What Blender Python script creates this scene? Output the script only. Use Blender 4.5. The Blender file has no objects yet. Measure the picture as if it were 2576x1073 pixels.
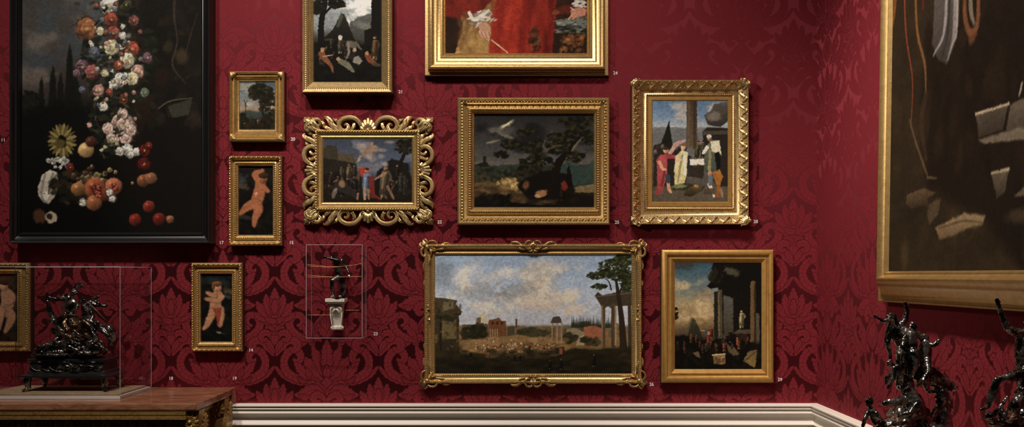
import bpy, math, random
import numpy as np
from mathutils import Vector, Matrix

C = bpy.context.scene.collection
PI = math.pi
# ---------------------------------------------------------------- camera constants
FPX, PPX, PPY = 2200.0, 1270.0, 690.0
CAMD, CAMZ = 4.4, 1.5            # distance of camera from back wall plane (y = 0), eye height
XR = 1.57                        # plane of the right wall
E0 = 0.66                        # how bright white lit paint renders


def W3(px, py, d=CAMD):
    """photo pixel at distance d from the camera -> world point"""
    return Vector(((px - PPX) / FPX * d, d - CAMD, CAMZ + (PPY - py) / FPX * d))


def lin(c):
    c = np.asarray(c, dtype=float)
    return np.where(c <= 0.04045, c / 12.92, ((c + 0.055) / 1.055) ** 2.4)


def L3(r, g, b):
    return tuple(float(v) for v in lin(np.array([r, g, b]) / 255.0))


# ---------------------------------------------------------------- object helpers
def tag(o, label=None, cat=None, group=None, kind=None):
    if label: o['label'] = label
    if cat: o['category'] = cat
    if group: o['group'] = group
    if kind: o['kind'] = kind
    return o


def thing(name, loc, label, cat, group=None, rz=0.0):
    o = bpy.data.objects.new(name, None)
    C.objects.link(o)
    o.empty_display_size = 0.05
    o.location = loc
    o.rotation_euler = (0, 0, rz)
    return tag(o, label, cat, group)


class MB:
    """mesh builder"""
    def __init__(s):
        s.v, s.f, s.n = [], [], 0

    def add(s, vs, fs):
        b = s.n
        s.v.extend(vs)
        s.f.extend([tuple(i + b for i in f) for f in fs])
        s.n += len(vs)

    def box(s, x0, x1, y0, y1, z0, z1):
        s.add([(x0, y0, z0), (x1, y0, z0), (x1, y1, z0), (x0, y1, z0), (x0, y0, z1), (x1, y0, z1), (x1, y1, z1), (x0, y1, z1)],
              [(0, 3, 2, 1), (4, 5, 6, 7), (0, 1, 5, 4), (1, 2, 6, 5), (2, 3, 7, 6), (3, 0, 4, 7)])

    def ell(s, c, r, rot=0.0, n=8, m=5, axis='y'):
        """ellipsoid, rotated in the x-z plane by rot"""
        vs, fs = [], []
        cr, sr = math.cos(rot), math.sin(rot)
        for i in range(m + 1):
            ph = PI * i / m
            for j in range(n):
                th = 2 * PI * j / n
                x, y, z = r[0] * math.sin(ph) * math.cos(th), r[1] * math.sin(ph) * math.sin(th), r[2] * math.cos(ph)
                vs.append((c[0] + x * cr - z * sr, c[1] + y, c[2] + x * sr + z * cr))
        for i in range(m):
            for j in range(n):
                a, b = i * n + j, i * n + (j + 1) % n
                if i == 0: fs.append((a, a + n, b + n))
                elif i == m - 1: fs.append((a, a + n, b))
                else: fs.append((a, a + n, b + n, b))
        s.add(vs, fs)

    def capsule(s, a, b, ra, rb, n=10):
        """tapered capsule between 3D points"""
        a, b = Vector(a), Vector(b)
        d = b - a
        L = d.length
        if L < 1e-6:
            return s.ell(a, (ra, ra, ra), n=n, m=6)
        d /= L
        up = Vector((0, 0, 1)) if abs(d.z) < 0.9 else Vector((1, 0, 0))
        e1 = d.cross(up).normalized()
        e2 = d.cross(e1)
        rings = []
        for k in range(1, 4):
            t = PI / 2 * k / 3
            rings.append((-ra * math.cos(t), ra * math.sin(t)))
        for k in range(0, 3):
            t = PI / 2 * k / 3
            rings.append((L + rb * math.sin(t), rb * math.cos(t)))
        vs, fs = [tuple(a - d * ra)], []
        for (h, r) in rings:
            for j in range(n):
                th = 2 * PI * j / n
                vs.append(tuple(a + d * h + (e1 * math.cos(th) + e2 * math.sin(th)) * r))
        vs.append(tuple(b + d * rb))
        for j in range(n):
            fs.append((0, 1 + (j + 1) % n, 1 + j))
        for k in range(len(rings) - 1):
            for j in range(n):
                p, q = 1 + k * n + j, 1 + k * n + (j + 1) % n
                fs.append((p, q, q + n, p + n))
        last = 1 + (len(rings) - 1) * n
        for j in range(n):
            fs.append((last + j, last + (j + 1) % n, len(vs) - 1))
        s.add(vs, fs)

    def limb(s, pts, rs, n=10):
        for i in range(len(pts) - 1):
            s.capsule(pts[i], pts[i + 1], rs[i], rs[i + 1], n)

    def loops(s, loops, close_first=False, close_last=False, ring=True):
        """skin between consecutive closed loops of equal length"""
        k = len(loops[0])
        vs = [p for lp in loops for p in lp]
        fs = []
        for i in range(len(loops) - 1):
            for j in range(k if ring else k - 1):
                a, b = i * k + j, i * k + (j + 1) % k
                fs.append((a, b, b + k, a + k))
        if close_first: fs.append(tuple(reversed(range(k))))
        if close_last: fs.append(tuple(range((len(loops) - 1) * k, len(loops) * k)))
        s.add(vs, fs)

    def lathe(s, c, prof, n=20, sx=1.0, sy=1.0):
        """prof: list of (radius, z)"""
        lps = [[(c[0] + sx * r * math.cos(2 * PI * j / n), c[1] + sy * r * math.sin(2 * PI * j / n), c[2] + z) for j in range(n)] for r, z in prof]
        s.loops(lps, True, True)

    def sqloft(s, c, prof, sx, sy):
        """prof: list of (outset, z); rectangular plan of half sizes sx, sy"""
        lps = [[(c[0] - sx - o, c[1] - sy - o, c[2] + z), (c[0] + sx + o, c[1] - sy - o, c[2] + z),
                (c[0] + sx + o, c[1] + sy + o, c[2] + z), (c[0] - sx - o, c[1] + sy + o, c[2] + z)] for o, z in prof]
        s.loops(lps, True, True)

    def leaf(s, pts, w, h, y0=0.0, n=None, flute=0.62, mirror=False, flip=False, sc=0.0, nsc=9):
        """carved strap / leaf lying in the x-z plane, raised towards -y.
        w, h: numbers or lists along the length"""
        P = resample(pts, n or max(10, 5 * len(pts)))
        m = len(P)
        T = np.gradient(P, axis=0)
        T /= np.maximum(np.linalg.norm(T, axis=1, keepdims=True), 1e-9)
        N = np.stack([-T[:, 1], T[:, 0]], 1)
        t = np.linspace(0, 1, m)
        ww = np.interp(t, np.linspace(0, 1, len(w)), w) if hasattr(w, '__len__') else np.full(m, w)
        hh = np.interp(t, np.linspace(0, 1, len(h)), h) if hasattr(h, '__len__') else np.full(m, h)
        if sc: ww = ww * (1 - sc * (0.5 + 0.5 * np.cos(2 * PI * nsc * t)))
        cs = [(-1, -0.3), (-0.94, 0.45), (-0.6, 1.0), (0, flute), (0.6, 1.0), (0.94, 0.45), (1, -0.3)]
        for sx in ((1, -1) if mirror else ((-1,) if flip else (1,))):
            vs, fs = [], []
            for i in range(m):
                for a, b in cs:
                    q = P[i] + N[i] * a * ww[i]
                    vs.append((sx * q[0], y0 - hh[i] * b, q[1]))
            k = len(cs)
            for i in range(m - 1):
                for j in range(k - 1):
                    a = i * k + j
                    f = (a, a + 1, a + k + 1, a + k)
                    fs.append(f if sx > 0 else f[::-1])
            s.add(vs, fs)

    def build(s, name, mat, parent=None, smooth=True, ang=40, mat2=None, n2=0):
        me = bpy.data.meshes.new(name)
        me.from_pydata([tuple(v) for v in s.v], [], s.f)
        me.update()
        if smooth:
            me.polygons.foreach_set('use_smooth', [True] * len(me.polygons))
            if ang and ang < 180: me.set_sharp_from_angle(angle=math.radians(ang))
        if mat: me.materials.append(mat)
        if mat2:
            me.materials.append(mat2)
            for k in range(n2): me.polygons[k].material_index = 1
        o = bpy.data.objects.new(name, me)
        C.objects.link(o)
        if parent: o.parent = parent
        return o


def resample(pts, n):
    """Catmull-Rom through 2D points, n samples"""
    P = np.array(pts, dtype=float)
    if len(P) < 3:
        t = np.linspace(0, 1, n)[:, None]
        return P[0] * (1 - t) + P[-1] * t
    Q = np.vstack([2 * P[0] - P[1], P, 2 * P[-1] - P[-2]])
    out = []
    m = len(P) - 1
    for u in np.linspace(0, m - 1e-6, n):
        i = int(u); f = u - i
        p0, p1, p2, p3 = Q[i], Q[i + 1], Q[i + 2], Q[i + 3]
        out.append(0.5 * (2 * p1 + (p2 - p0) * f + (2 * p0 - 5 * p1 + 4 * p2 - p3) * f * f + (3 * p1 - p0 - 3 * p2 + p3) * f ** 3))
    return np.array(out)


def spiral(cx, cz, r0, r1, a0, a1, n=16):
    return [(cx + (r0 + (r1 - r0) * i / (n - 1)) * math.cos(a0 + (a1 - a0) * i / (n - 1)),
             cz + (r0 + (r1 - r0) * i / (n - 1)) * math.sin(a0 + (a1 - a0) * i / (n - 1))) for i in range(n)]


# ---------------------------------------------------------------- materials
def newmat(name):
    m = bpy.data.materials.new(name)
    m.use_nodes = True
    nt = m.node_tree
    nt.nodes.clear()
    out = nt.nodes.new('ShaderNodeOutputMaterial')
    return m, nt, out


def pbr(name, col, rough=0.5, metal=0.0, spec=0.5, noise=None, bump=0.0, bscale=60.0, coat=0.0):
    """principled material; noise = (colour2, scale, lo, hi) mixes a second colour by noise"""
    m, nt, out = newmat(name)
    b = nt.nodes.new('ShaderNodeBsdfPrincipled')
    b.inputs['Base Color'].default_value = (*col, 1)
    b.inputs['Roughness'].default_value = rough
    b.inputs['Metallic'].default_value = metal
    b.inputs['Specular IOR Level'].default_value = spec
    b.inputs['Coat Weight'].default_value = coat
    b.inputs['Coat Roughness'].default_value = 0.15
    tc = nt.nodes.new('ShaderNodeTexCoord')
    if noise:
        c2, sc, lo, hi = noise
        n = nt.nodes.new('ShaderNodeTexNoise')
        n.inputs['Scale'].default_value = sc
        n.inputs['Detail'].default_value = 6
        nt.links.new(tc.outputs['Object'], n.inputs['Vector'])
        r = nt.nodes.new('ShaderNodeMapRange')
        r.inputs['From Min'].default_value = lo
        r.inputs['From Max'].default_value = hi
        nt.links.new(n.outputs['Fac'], r.inputs['Value'])
        mx = nt.nodes.new('ShaderNodeMix')
        mx.data_type = 'RGBA'
        mx.inputs['A'].default_value = (*col, 1)
        mx.inputs['B'].default_value = (*c2, 1)
        nt.links.new(r.outputs['Result'], mx.inputs['Factor'])
        nt.links.new(mx.outputs['Result'], b.inputs['Base Color'])
    if bump:
        n2 = nt.nodes.new('ShaderNodeTexNoise')
        n2.inputs['Scale'].default_value = bscale
        n2.inputs['Detail'].default_value = 4
        nt.links.new(tc.outputs['Object'], n2.inputs['Vector'])
        bp = nt.nodes.new('ShaderNodeBump')
        bp.inputs['Strength'].default_value = bump
        bp.inputs['Distance'].default_value = 0.002
        nt.links.new(n2.outputs['Fac'], bp.inputs['Height'])
        nt.links.new(bp.outputs['Normal'], b.inputs['Normal'])
    nt.links.new(b.outputs['BSDF'], out.inputs['Surface'])
    return m


def attr_mat(name, rough=0.6, spec=0.07, bump=0.15):
    """oil paint: pigment colour carried by the canvas mesh"""
    m, nt, out = newmat(name)
    b = nt.nodes.new('ShaderNodeBsdfPrincipled')
    a = nt.nodes.new('ShaderNodeAttribute')
    a.attribute_name = 'pigment'
    nt.links.new(a.outputs['Color'], b.inputs['Base Color'])
    b.inputs['Roughness'].default_value = rough
    b.inputs['Specular IOR Level'].default_value = spec
    n2 = nt.nodes.new('ShaderNodeTexNoise')
    n2.inputs['Scale'].default_value = 350
    tc = nt.nodes.new('ShaderNodeTexCoord')
    nt.links.new(tc.outputs['Object'], n2.inputs['Vector'])
    bp = nt.nodes.new('ShaderNodeBump')
    bp.inputs['Strength'].default_value = bump
    bp.inputs['Distance'].default_value = 0.001
    nt.links.new(n2.outputs['Fac'], bp.inputs['Height'])
    nt.links.new(bp.outputs['Normal'], b.inputs['Normal'])
    nt.links.new(b.outputs['BSDF'], out.inputs['Surface'])
    return m


def damask_mat(name, tangent):
    """silk damask: matt brocade figure on a satin ground, vertical warp threads"""
    m, nt, out = newmat(name)
    a = nt.nodes.new('ShaderNodeAttribute')
    a.attribute_name = 'weave'
    tc = nt.nodes.new('ShaderNodeTexCoord')
    n = nt.nodes.new('ShaderNodeTexNoise')
    n.inputs['Scale'].default_value = 420
    n.inputs['Detail'].default_value = 3
    nt.links.new(tc.outputs['Object'], n.inputs['Vector'])
    mr = nt.nodes.new('ShaderNodeMapRange')
    mr.inputs['To Min'].default_value = 0.62
    mr.inputs['To Max'].default_value = 1.38
    nt.links.new(n.outputs['Fac'], mr.inputs['Value'])
    mx = nt.nodes.new('ShaderNodeMix')
    mx.data_type = 'RGBA'
    mx.inputs['A'].default_value = (0.027, 0.0028, 0.0046, 1)
    mx.inputs['B'].default_value = (0.205, 0.0195, 0.0275, 1)
    nt.links.new(a.outputs['Fac'], mx.inputs['Factor'])
    ml = nt.nodes.new('ShaderNodeVectorMath')
    ml.operation = 'MULTIPLY'
    nt.links.new(mx.outputs['Result'], ml.inputs[0])
    nt.links.new(mr.outputs['Result'], ml.inputs[1])
    b = nt.nodes.new('ShaderNodeBsdfPrincipled')
    nt.links.new(ml.outputs['Vector'], b.inputs['Base Color'])
    b.inputs['Roughness'].default_value = 0.75
    b.inputs['Specular IOR Level'].default_value = 0.1
    # satin threads: reddish metal-like gloss spread across the vertical warp
    g = nt.nodes.new('ShaderNodeBsdfAnisotropic')
    g.inputs['Color'].default_value = (0.48, 0.075, 0.10, 1)
    g.inputs['Roughness'].default_value = 0.68
    g.inputs['Anisotropy'].default_value = 0.62
    cx = nt.nodes.new('ShaderNodeCombineXYZ')
    for i in range(3): cx.inputs[i].default_value = tangent[i]
    nt.links.new(cx.outputs['Vector'], g.inputs['Tangent'])
    fr = nt.nodes.new('ShaderNodeMapRange')
    fr.inputs['To Min'].default_value = 0.68
    fr.inputs['To Max'].default_value = 0.03
    nt.links.new(a.outputs['Fac'], fr.inputs['Value'])
    ms = nt.nodes.new('ShaderNodeMixShader')
    nt.links.new(fr.outputs['Result'], ms.inputs['Fac'])
    nt.links.new(b.outputs['BSDF'], ms.inputs[1])
    nt.links.new(g.outputs['BSDF'], ms.inputs[2])
    nt.links.new(ms.outputs['Shader'], out.inputs['Surface'])
    return m


def pane_mat(name, tint=(0.995, 0.995, 0.995), gloss=0.03):
    m, nt, out = newmat(name)
    t = nt.nodes.new('ShaderNodeBsdfTransparent')
    t.inputs['Color'].default_value = (*tint, 1)
    g = nt.nodes.new('ShaderNodeBsdfGlossy')
    g.inputs['Roughness'].default_value = 0.02
    lw = nt.nodes.new('ShaderNodeLayerWeight')
    lw.inputs['Blend'].default_value = 0.5
    pw = nt.nodes.new('ShaderNodeMath')
    pw.operation = 'POWER'
    pw.inputs[1].default_value = 4.0
    nt.links.new(lw.outputs['Facing'], pw.inputs[0])
    mr = nt.nodes.new('ShaderNodeMapRange')
    mr.inputs['To Min'].default_value = gloss
    mr.inputs['To Max'].default_value = 0.4
    nt.links.new(pw.outputs['Value'], mr.inputs['Value'])
    ms = nt.nodes.new('ShaderNodeMixShader')
    nt.links.new(mr.outputs['Result'], ms.inputs['Fac'])
    nt.links.new(t.outputs['BSDF'], ms.inputs[1])
    nt.links.new(g.outputs['BSDF'], ms.inputs[2])
    nt.links.new(ms.outputs['Shader'], out.inputs['Surface'])
    return m


M = {}
M['gold'] = pbr('gilding_old', (0.64, 0.435, 0.185), 0.36, 0.80, 0.5, ((0.44, 0.26, 0.085), 90, 0.45, 0.80), 0.25, 160)
M['frame_side'] = pbr('shaded_bole', (0.045, 0.024, 0.010), 0.6, 0.0, 0.3)  # dark bole sides; shade beneath the frames is also put into this colour
M['gold_soft'] = pbr('gilding_worn', (0.44, 0.285, 0.11), 0.36, 0.75, 0.5, ((0.36, 0.22, 0.08), 40, 0.40, 0.70), 0.15, 160)
M['gold_pale'] = pbr('gilding_pale', (0.68, 0.49, 0.235), 0.35, 0.80, 0.5, ((0.38, 0.24, 0.09), 90, 0.48, 0.80), 0.25, 160)
M['gold_dark'] = pbr('gilding_dark', (0.50, 0.31, 0.105), 0.40, 0.6, 0.5, ((0.27, 0.15, 0.042), 80, 0.42, 0.75), 0.25, 160)
M['gold_flat'] = pbr('gilding_liner', (0.50, 0.285, 0.08), 0.42, 0.5, 0.4, ((0.38, 0.205, 0.05), 40, 0.45, 0.8), 0.2, 200)
M['ebony'] = pbr('ebonised_wood', (0.006, 0.006, 0.007), 0.33, 0.0, 0.9)
M['cream'] = pbr('cream_paint', (0.86, 0.80, 0.72), 0.45, 0.0, 0.4)
M['bronze'] = pbr('dark_bronze', (0.36, 0.33, 0.30), 0.23, 0.92, 0.6, ((0.03, 0.026, 0.024), 28, 0.40, 0.56), 0.12, 90, 0.4)
M['bronze_warm'] = pbr('rubbed_bronze', (0.17, 0.105, 0.06), 0.28, 0.9, 0.6, ((0.04, 0.026, 0.018), 30, 0.45, 0.65), 0.2, 70, 0.3)
M['ebony_gloss'] = pbr('black_plinth', (0.012, 0.012, 0.013), 0.28, 0.0, 0.9, None, 0.0, 50, 0.5)
M['stone'] = pbr('pale_stone', (0.80, 0.74, 0.65), 0.7, 0.0, 0.3, ((0.58, 0.51, 0.42), 60, 0.45, 0.7), 0.3, 160)
def marble_mat():
    """warm brown marble: long drifting veins over mottled ground"""
    m, nt, out = newmat('brown_marble')
    tc = nt.nodes.new('ShaderNodeTexCoord')
    mp = nt.nodes.new('ShaderNodeMapping')
    mp.inputs['Scale'].default_value = (3.0, 11.0, 11.0)
    nt.links.new(tc.outputs['Object'], mp.inputs['Vector'])
    n = nt.nodes.new('ShaderNodeTexNoise')
    n.inputs['Scale'].default_value = 2.2; n.inputs['Detail'].default_value = 9; n.inputs['Roughness'].default_value = .68; n.inputs['Distortion'].default_value = 1.2
    nt.links.new(mp.outputs['Vector'], n.inputs['Vector'])
    r = nt.nodes.new('ShaderNodeValToRGB')
    e = r.color_ramp.elements
    e[0].position, e[0].color = .28, (0.085, 0.040, 0.020, 1)
    e[1].position, e[1].color = .78, (0.50, 0.36, 0.27, 1)
    for p_, c_ in ((.42, (0.22, 0.092, 0.045, 1)), (.55, (0.34, 0.155, 0.085, 1)), (.66, (0.42, 0.22, 0.14, 1))):
        k = e.new(p_); k.color = c_
    nt.links.new(n.outputs['Fac'], r.inputs['Fac'])
    b = nt.nodes.new('ShaderNodeBsdfPrincipled')
    b.inputs['Roughness'].default_value = .22
    nt.links.new(r.outputs['Color'], b.inputs['Base Color'])
    nt.links.new(b.outputs['BSDF'], out.inputs['Surface'])
    return m


M['marble'] = marble_mat()
M['board'] = pbr('beige_board', (0.34, 0.245, 0.15), 0.8, 0.0, 0.2, ((0.25, 0.17, 0.10), 40, 0.4, 0.7))
M['white_base'] = pbr('white_acrylic', (0.58, 0.53, 0.51), 0.4)
M['edge'] = pbr('acrylic_edge', (0.50, 0.46, 0.48), 0.3, 0.0, 0.5)
M['pane'] = pane_mat('clear_acrylic')
M['reflection'] = pbr('reflection_tint', (0.55, 0.27, 0.12), 0.35, 0.7)
M['white'] = pbr('white_lettering', (0.80, 0.76, 0.74), 0.6)
M['oil'] = attr_mat('oil_paint')
M['wood'] = pbr('oak_floor', (0.075, 0.04, 0.02), 0.4, 0.0, 0.4, ((0.045, 0.024, 0.012), 6, 0.4, 0.6))
M['damask_back'] = M['damask_side'] = damask_mat('red_damask', (0, 0, 1))


# ---------------------------------------------------------------- value noise
def vnoise(x, y, seed):
    rs = np.random.RandomState(seed)
    G = rs.rand(64, 64)
    xi, yi = np.floor(x).astype(int), np.floor(y).astype(int)
    fx, fy = x - xi, y - yi
    fx, fy = fx * fx * (3 - 2 * fx), fy * fy * (3 - 2 * fy)
    g = lambda a, b: G[np.mod(b, 64), np.mod(a, 64)]
    return (g(xi, yi) * (1 - fx) + g(xi + 1, yi) * fx) * (1 - fy) + (g(xi, yi + 1) * (1 - fx) + g(xi + 1, yi + 1) * fx) * fy


def fbm(x, y, seed, oct=4):
    t, a, s = 0.0, 0.5, 0.0
    for k in range(oct):
        t = t + a * vnoise(x * 2 ** k + 7.3 * k, y * 2 ** k + 3.1 * k, seed + k)
        s += a
        a *= 0.5
    return t / s
# ---------------------------------------------------------------- damask pattern (repeat 261 x 225 units of 2 mm)
def damask_tile():
    S, TW, TH = 2, 261, 225
    W, H = TW * S, TH * S
    A = np.zeros((H, W))
    yy, xx = np.mgrid[0:H, 0:W]
    xx = (xx + 0.5) / S
    yy = (yy + 0.5) / S

    def el(pts, w, lob=0.0, nl=6, vein=True):
        P = resample(pts, 40)
        t = np.linspace(0, 1, 40)
        ww = np.interp(t, np.linspace(0, 1, len(w)), w) * 1.22
        wm = ww.max() + 3
        for mu in (1, -1):
            for du in (-TW, 0, TW):
                for dv in (-TH, 0, TH):
                    Q = P * np.array([mu, 1]) + np.array([du, dv])
                    x0, x1 = Q[:, 0].min() - wm, Q[:, 0].max() + wm
                    y0, y1 = Q[:, 1].min() - wm, Q[:, 1].max() + wm
                    if x1 < 0 or y1 < 0 or x0 > TW or y0 > TH: continue
                    i0, i1 = max(0, int(x0 * S)), min(W, int(x1 * S) + 1)
                    j0, j1 = max(0, int(y0 * S)), min(H, int(y1 * S) + 1)
                    if i1 <= i0 or j1 <= j0: continue
                    X, Y = xx[j0:j1, i0:i1], yy[j0:j1, i0:i1]
                    best = np.full(X.shape, 1e9); bt = np.zeros(X.shape)
                    for k in range(39):
                        ax, ay = Q[k]; bx, by = Q[k + 1]
                        dx, dy = bx - ax, by - ay
                        l2 = dx * dx + dy * dy + 1e-9
                        h = np.clip(((X - ax) * dx + (Y - ay) * dy) / l2, 0, 1)
                        dd = np.hypot(X - ax - h * dx, Y - ay - h * dy)
                        up = dd < best
                        best = np.where(up, dd, best)
                        bt = np.where(up, (k + h) / 39, bt)
                    w_ = np.interp(bt, t, ww)
                    if lob: w_ = w_ * (1 - lob * (0.5 - 0.5 * np.abs(np.sin(PI * nl * bt)) ** 0.6 * 2 + 0.5))
                    sub = A[j0:j1, i0:i1]
                    sub[best < w_ + 1.5] = np.minimum(sub[best < w_ + 1.5], 0.16)
                    ins = best < w_
                    val = np.ones(X.shape)
                    if vein:
                        val = np.where((best < 0.55) & (bt > 0.06) & (bt < 0.9), 0.35, val)
                        sv = np.abs(np.mod(bt * nl * 2 + 0.8 * best / np.maximum(w_, 1), 1) - 0.5) < 0.09
                        val = np.where(sv & (best > 0.3 * w_) & (best < 0.85 * w_) & (w_ > 4), 0.5, val)
                    sub[ins] = val[ins]
    # sheaths and vines of the ogee
    el([(130, 74), (116, 92), (100, 116), (84, 142), (66, 160), (40, 176)], [3, 5, 6, 6, 5, 3], .3, 9)
    el([(112, 118), (96, 128), (80, 142)], [2, 8, 2], .4, 4)
    el([(118, 150), (104, 140), (94, 152), (100, 170)], [2, 9, 8, 2], .4, 5)
    el([(130, 86), (130, 132)], [2, 13, 15, 8, 2], .35, 5)
    el([(130, 140), (118, 124), (108, 106)], [3, 7, 2], .35, 4)
    # side palmette (u = 130)
    el([(130, 262), (112, 262), (94, 252)], [4, 9, 2], .35, 5)
    el([(126, 252), (104, 246), (80, 234), (72, 226)], [4, 9, 9, 2], .4, 6)
    el([(124, 246), (104, 226), (86, 206), (72, 188)], [5, 11, 12, 2], .4, 6)
    el([(127, 240), (114, 208), (104, 184), (94, 162)], [5, 11, 11, 2], .4, 6)
    el([(130, 246), (130, 206), (130, 172), (130, 146)], [5, 13, 12, 2], .35, 7)
    el([(130, 240), (130, 214)], [5, 8, 4], 0, 3)
    el([(130, 262), (130, 246)], [9, 12, 7], .2, 3)
    # vine from axis to the join
    el([(2, 214), (20, 234), (52, 251), (94, 256), (120, 268), (130, 284)], [3, 6, 6, 7, 6, 3], .35, 12)
    el([(122, 282), (104, 272), (84, 276), (66, 284), (50, 284)], [4, 11, 13, 10, 2], .4, 7)
    el([(128, 296), (110, 284), (98, 292), (104, 304), (112, 300)], [4, 8, 9, 7, 3], .2, 5)
    # big C scroll
    el([(98, 252), (66, 246), (34, 230), (23, 204), (32, 180), (50, 171), (64, 181), (64, 196), (53, 200), (48, 193)], [3, 8, 9, 8, 8, 8, 8, 7, 5, 2], .12, 12)
    el([(90, 248), (74, 232), (62, 216), (50, 204)], [2, 10, 10, 2], .45, 6)
    el([(88, 246), (86, 230), (80, 218)], [2, 7, 2], .4, 4)
    # lower scroll beside the stem
    el([(98, 150), (72, 142), (48, 128), (37, 106), (46, 87), (62, 84), (72, 95), (68, 108), (58, 110)], [2, 7, 9, 8, 7, 7, 7, 6, 3], .15, 10)
    el([(96, 146), (84, 128), (74, 116), (62, 118)], [2, 9, 8, 2], .45, 6)
    el([(100, 130), (88, 108), (80, 92)], [2, 9, 2], .4, 5)
    # scrolls over the dark point
    el([(4, 184), (16, 166), (36, 150), (54, 152), (56, 166), (46, 172), (38, 165)], [3, 8, 10, 9, 8, 6, 2], .2, 8)
    el([(2, 178), (12, 158), (20, 146)], [3, 8, 3], .4, 5)
    el([(3, 150), (12, 134), (26, 128), (34, 138), (28, 147), (20, 143)], [3, 7, 7, 7, 5, 2], .1, 6)
    el([(0, 158), (0, 128)], [2, 8, 8, 3], .2, 4)
    # axis palmette
    el([(0, 124), (0, 92)], [8, 5, 6], 0, 3)
    el([(2, 122), (14, 114), (24, 116)], [3, 5, 2], .3, 4)
    el([(4, 104), (20, 100), (36, 97)], [4, 9, 2], .4, 5)
    el([(5, 101), (24, 92), (40, 86), (51, 79)], [4, 9, 9, 2], .45, 6)
    el([(4, 98), (22, 80), (36, 65), (46, 50)], [4, 10, 10, 2], .45, 6)
    el([(3, 96), (14, 68), (20, 48), (22, 32)], [4, 9, 9, 2], .45, 6)
    el([(0, 98), (0, 66), (0, 36), (0, 16)], [4, 11, 10, 2], .4, 7)
    el([(0, 78), (0, 48)], [4, 7, 4], 0, 3)
    el([(0, 100), (12, 98), (20, 92)], [6, 6, 3], .2, 4)
    # drops and buds in the ground
    el([(64, 60), (76, 66), (88, 62)], [2, 7, 2], .3, 4)
    el([(58, 14), (70, 26), (82, 26)], [1, 5, 1], .3, 4)
    # soften by one sample so that the weave has no hard stair steps
    for ax in (0, 1):
        A = (np.roll(A, 1, ax) + 2 * A + np.roll(A, -1, ax)) / 4
    return A


DAM = damask_tile()


def damask(u, v):
    H, W = DAM.shape
    fu = np.mod(u, 261) * 2 - 0.5
    fv = np.mod(v, 225) * 2 - 0.5
    i, j = np.floor(fu).astype(int), np.floor(fv).astype(int)
    a, b = fu - i, fv - j
    g = lambda p, q: DAM[np.mod(q, H), np.mod(p, W)]
    return (g(i, j) * (1 - a) + g(i + 1, j) * a) * (1 - b) + (g(i, j + 1) * (1 - a) + g(i + 1, j + 1) * a) * b


def grid_obj(name, us, vs, pos, attr, vals, mat, parent=None, quads_flip=False):
    """grid mesh with a per-vertex attribute (float or colour)"""
    nu, nv = len(us), len(vs)
    Uq, Vq = np.meshgrid(us, vs)
    co = pos(Uq.ravel(), Vq.ravel())
    me = bpy.data.meshes.new(name)
    idx = np.arange(nu * nv).reshape(nv, nu)
    q = np.stack([idx[:-1, :-1], idx[:-1, 1:], idx[1:, 1:], idx[1:, :-1]], -1).reshape(-1, 4)
    if quads_flip: q = q[:, ::-1]
    nq = len(q)
    me.vertices.add(nu * nv)
    me.vertices.foreach_set('co', co.astype(np.float32).ravel())
    me.loops.add(nq * 4)
    me.loops.foreach_set('vertex_index', q.astype(np.int32).ravel())
    me.polygons.add(nq)
    me.polygons.foreach_set('loop_start', np.arange(0, nq * 4, 4, dtype=np.int32))
    me.update(calc_edges=True)
    if vals.ndim == 1:
        a = me.attributes.new(attr, 'FLOAT', 'POINT')
        a.data.foreach_set('value', vals.astype(np.float32))
    else:
        a = me.attributes.new(attr, 'FLOAT_COLOR', 'POINT')
        a.data.foreach_set('color', np.hstack([vals, np.ones((len(vals), 1))]).astype(np.float32).ravel())
    me.validate()
    me.materials.append(mat)
    o = bpy.data.objects.new(name, me)
    C.objects.link(o)
    if parent: o.parent = parent
    return o
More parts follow.
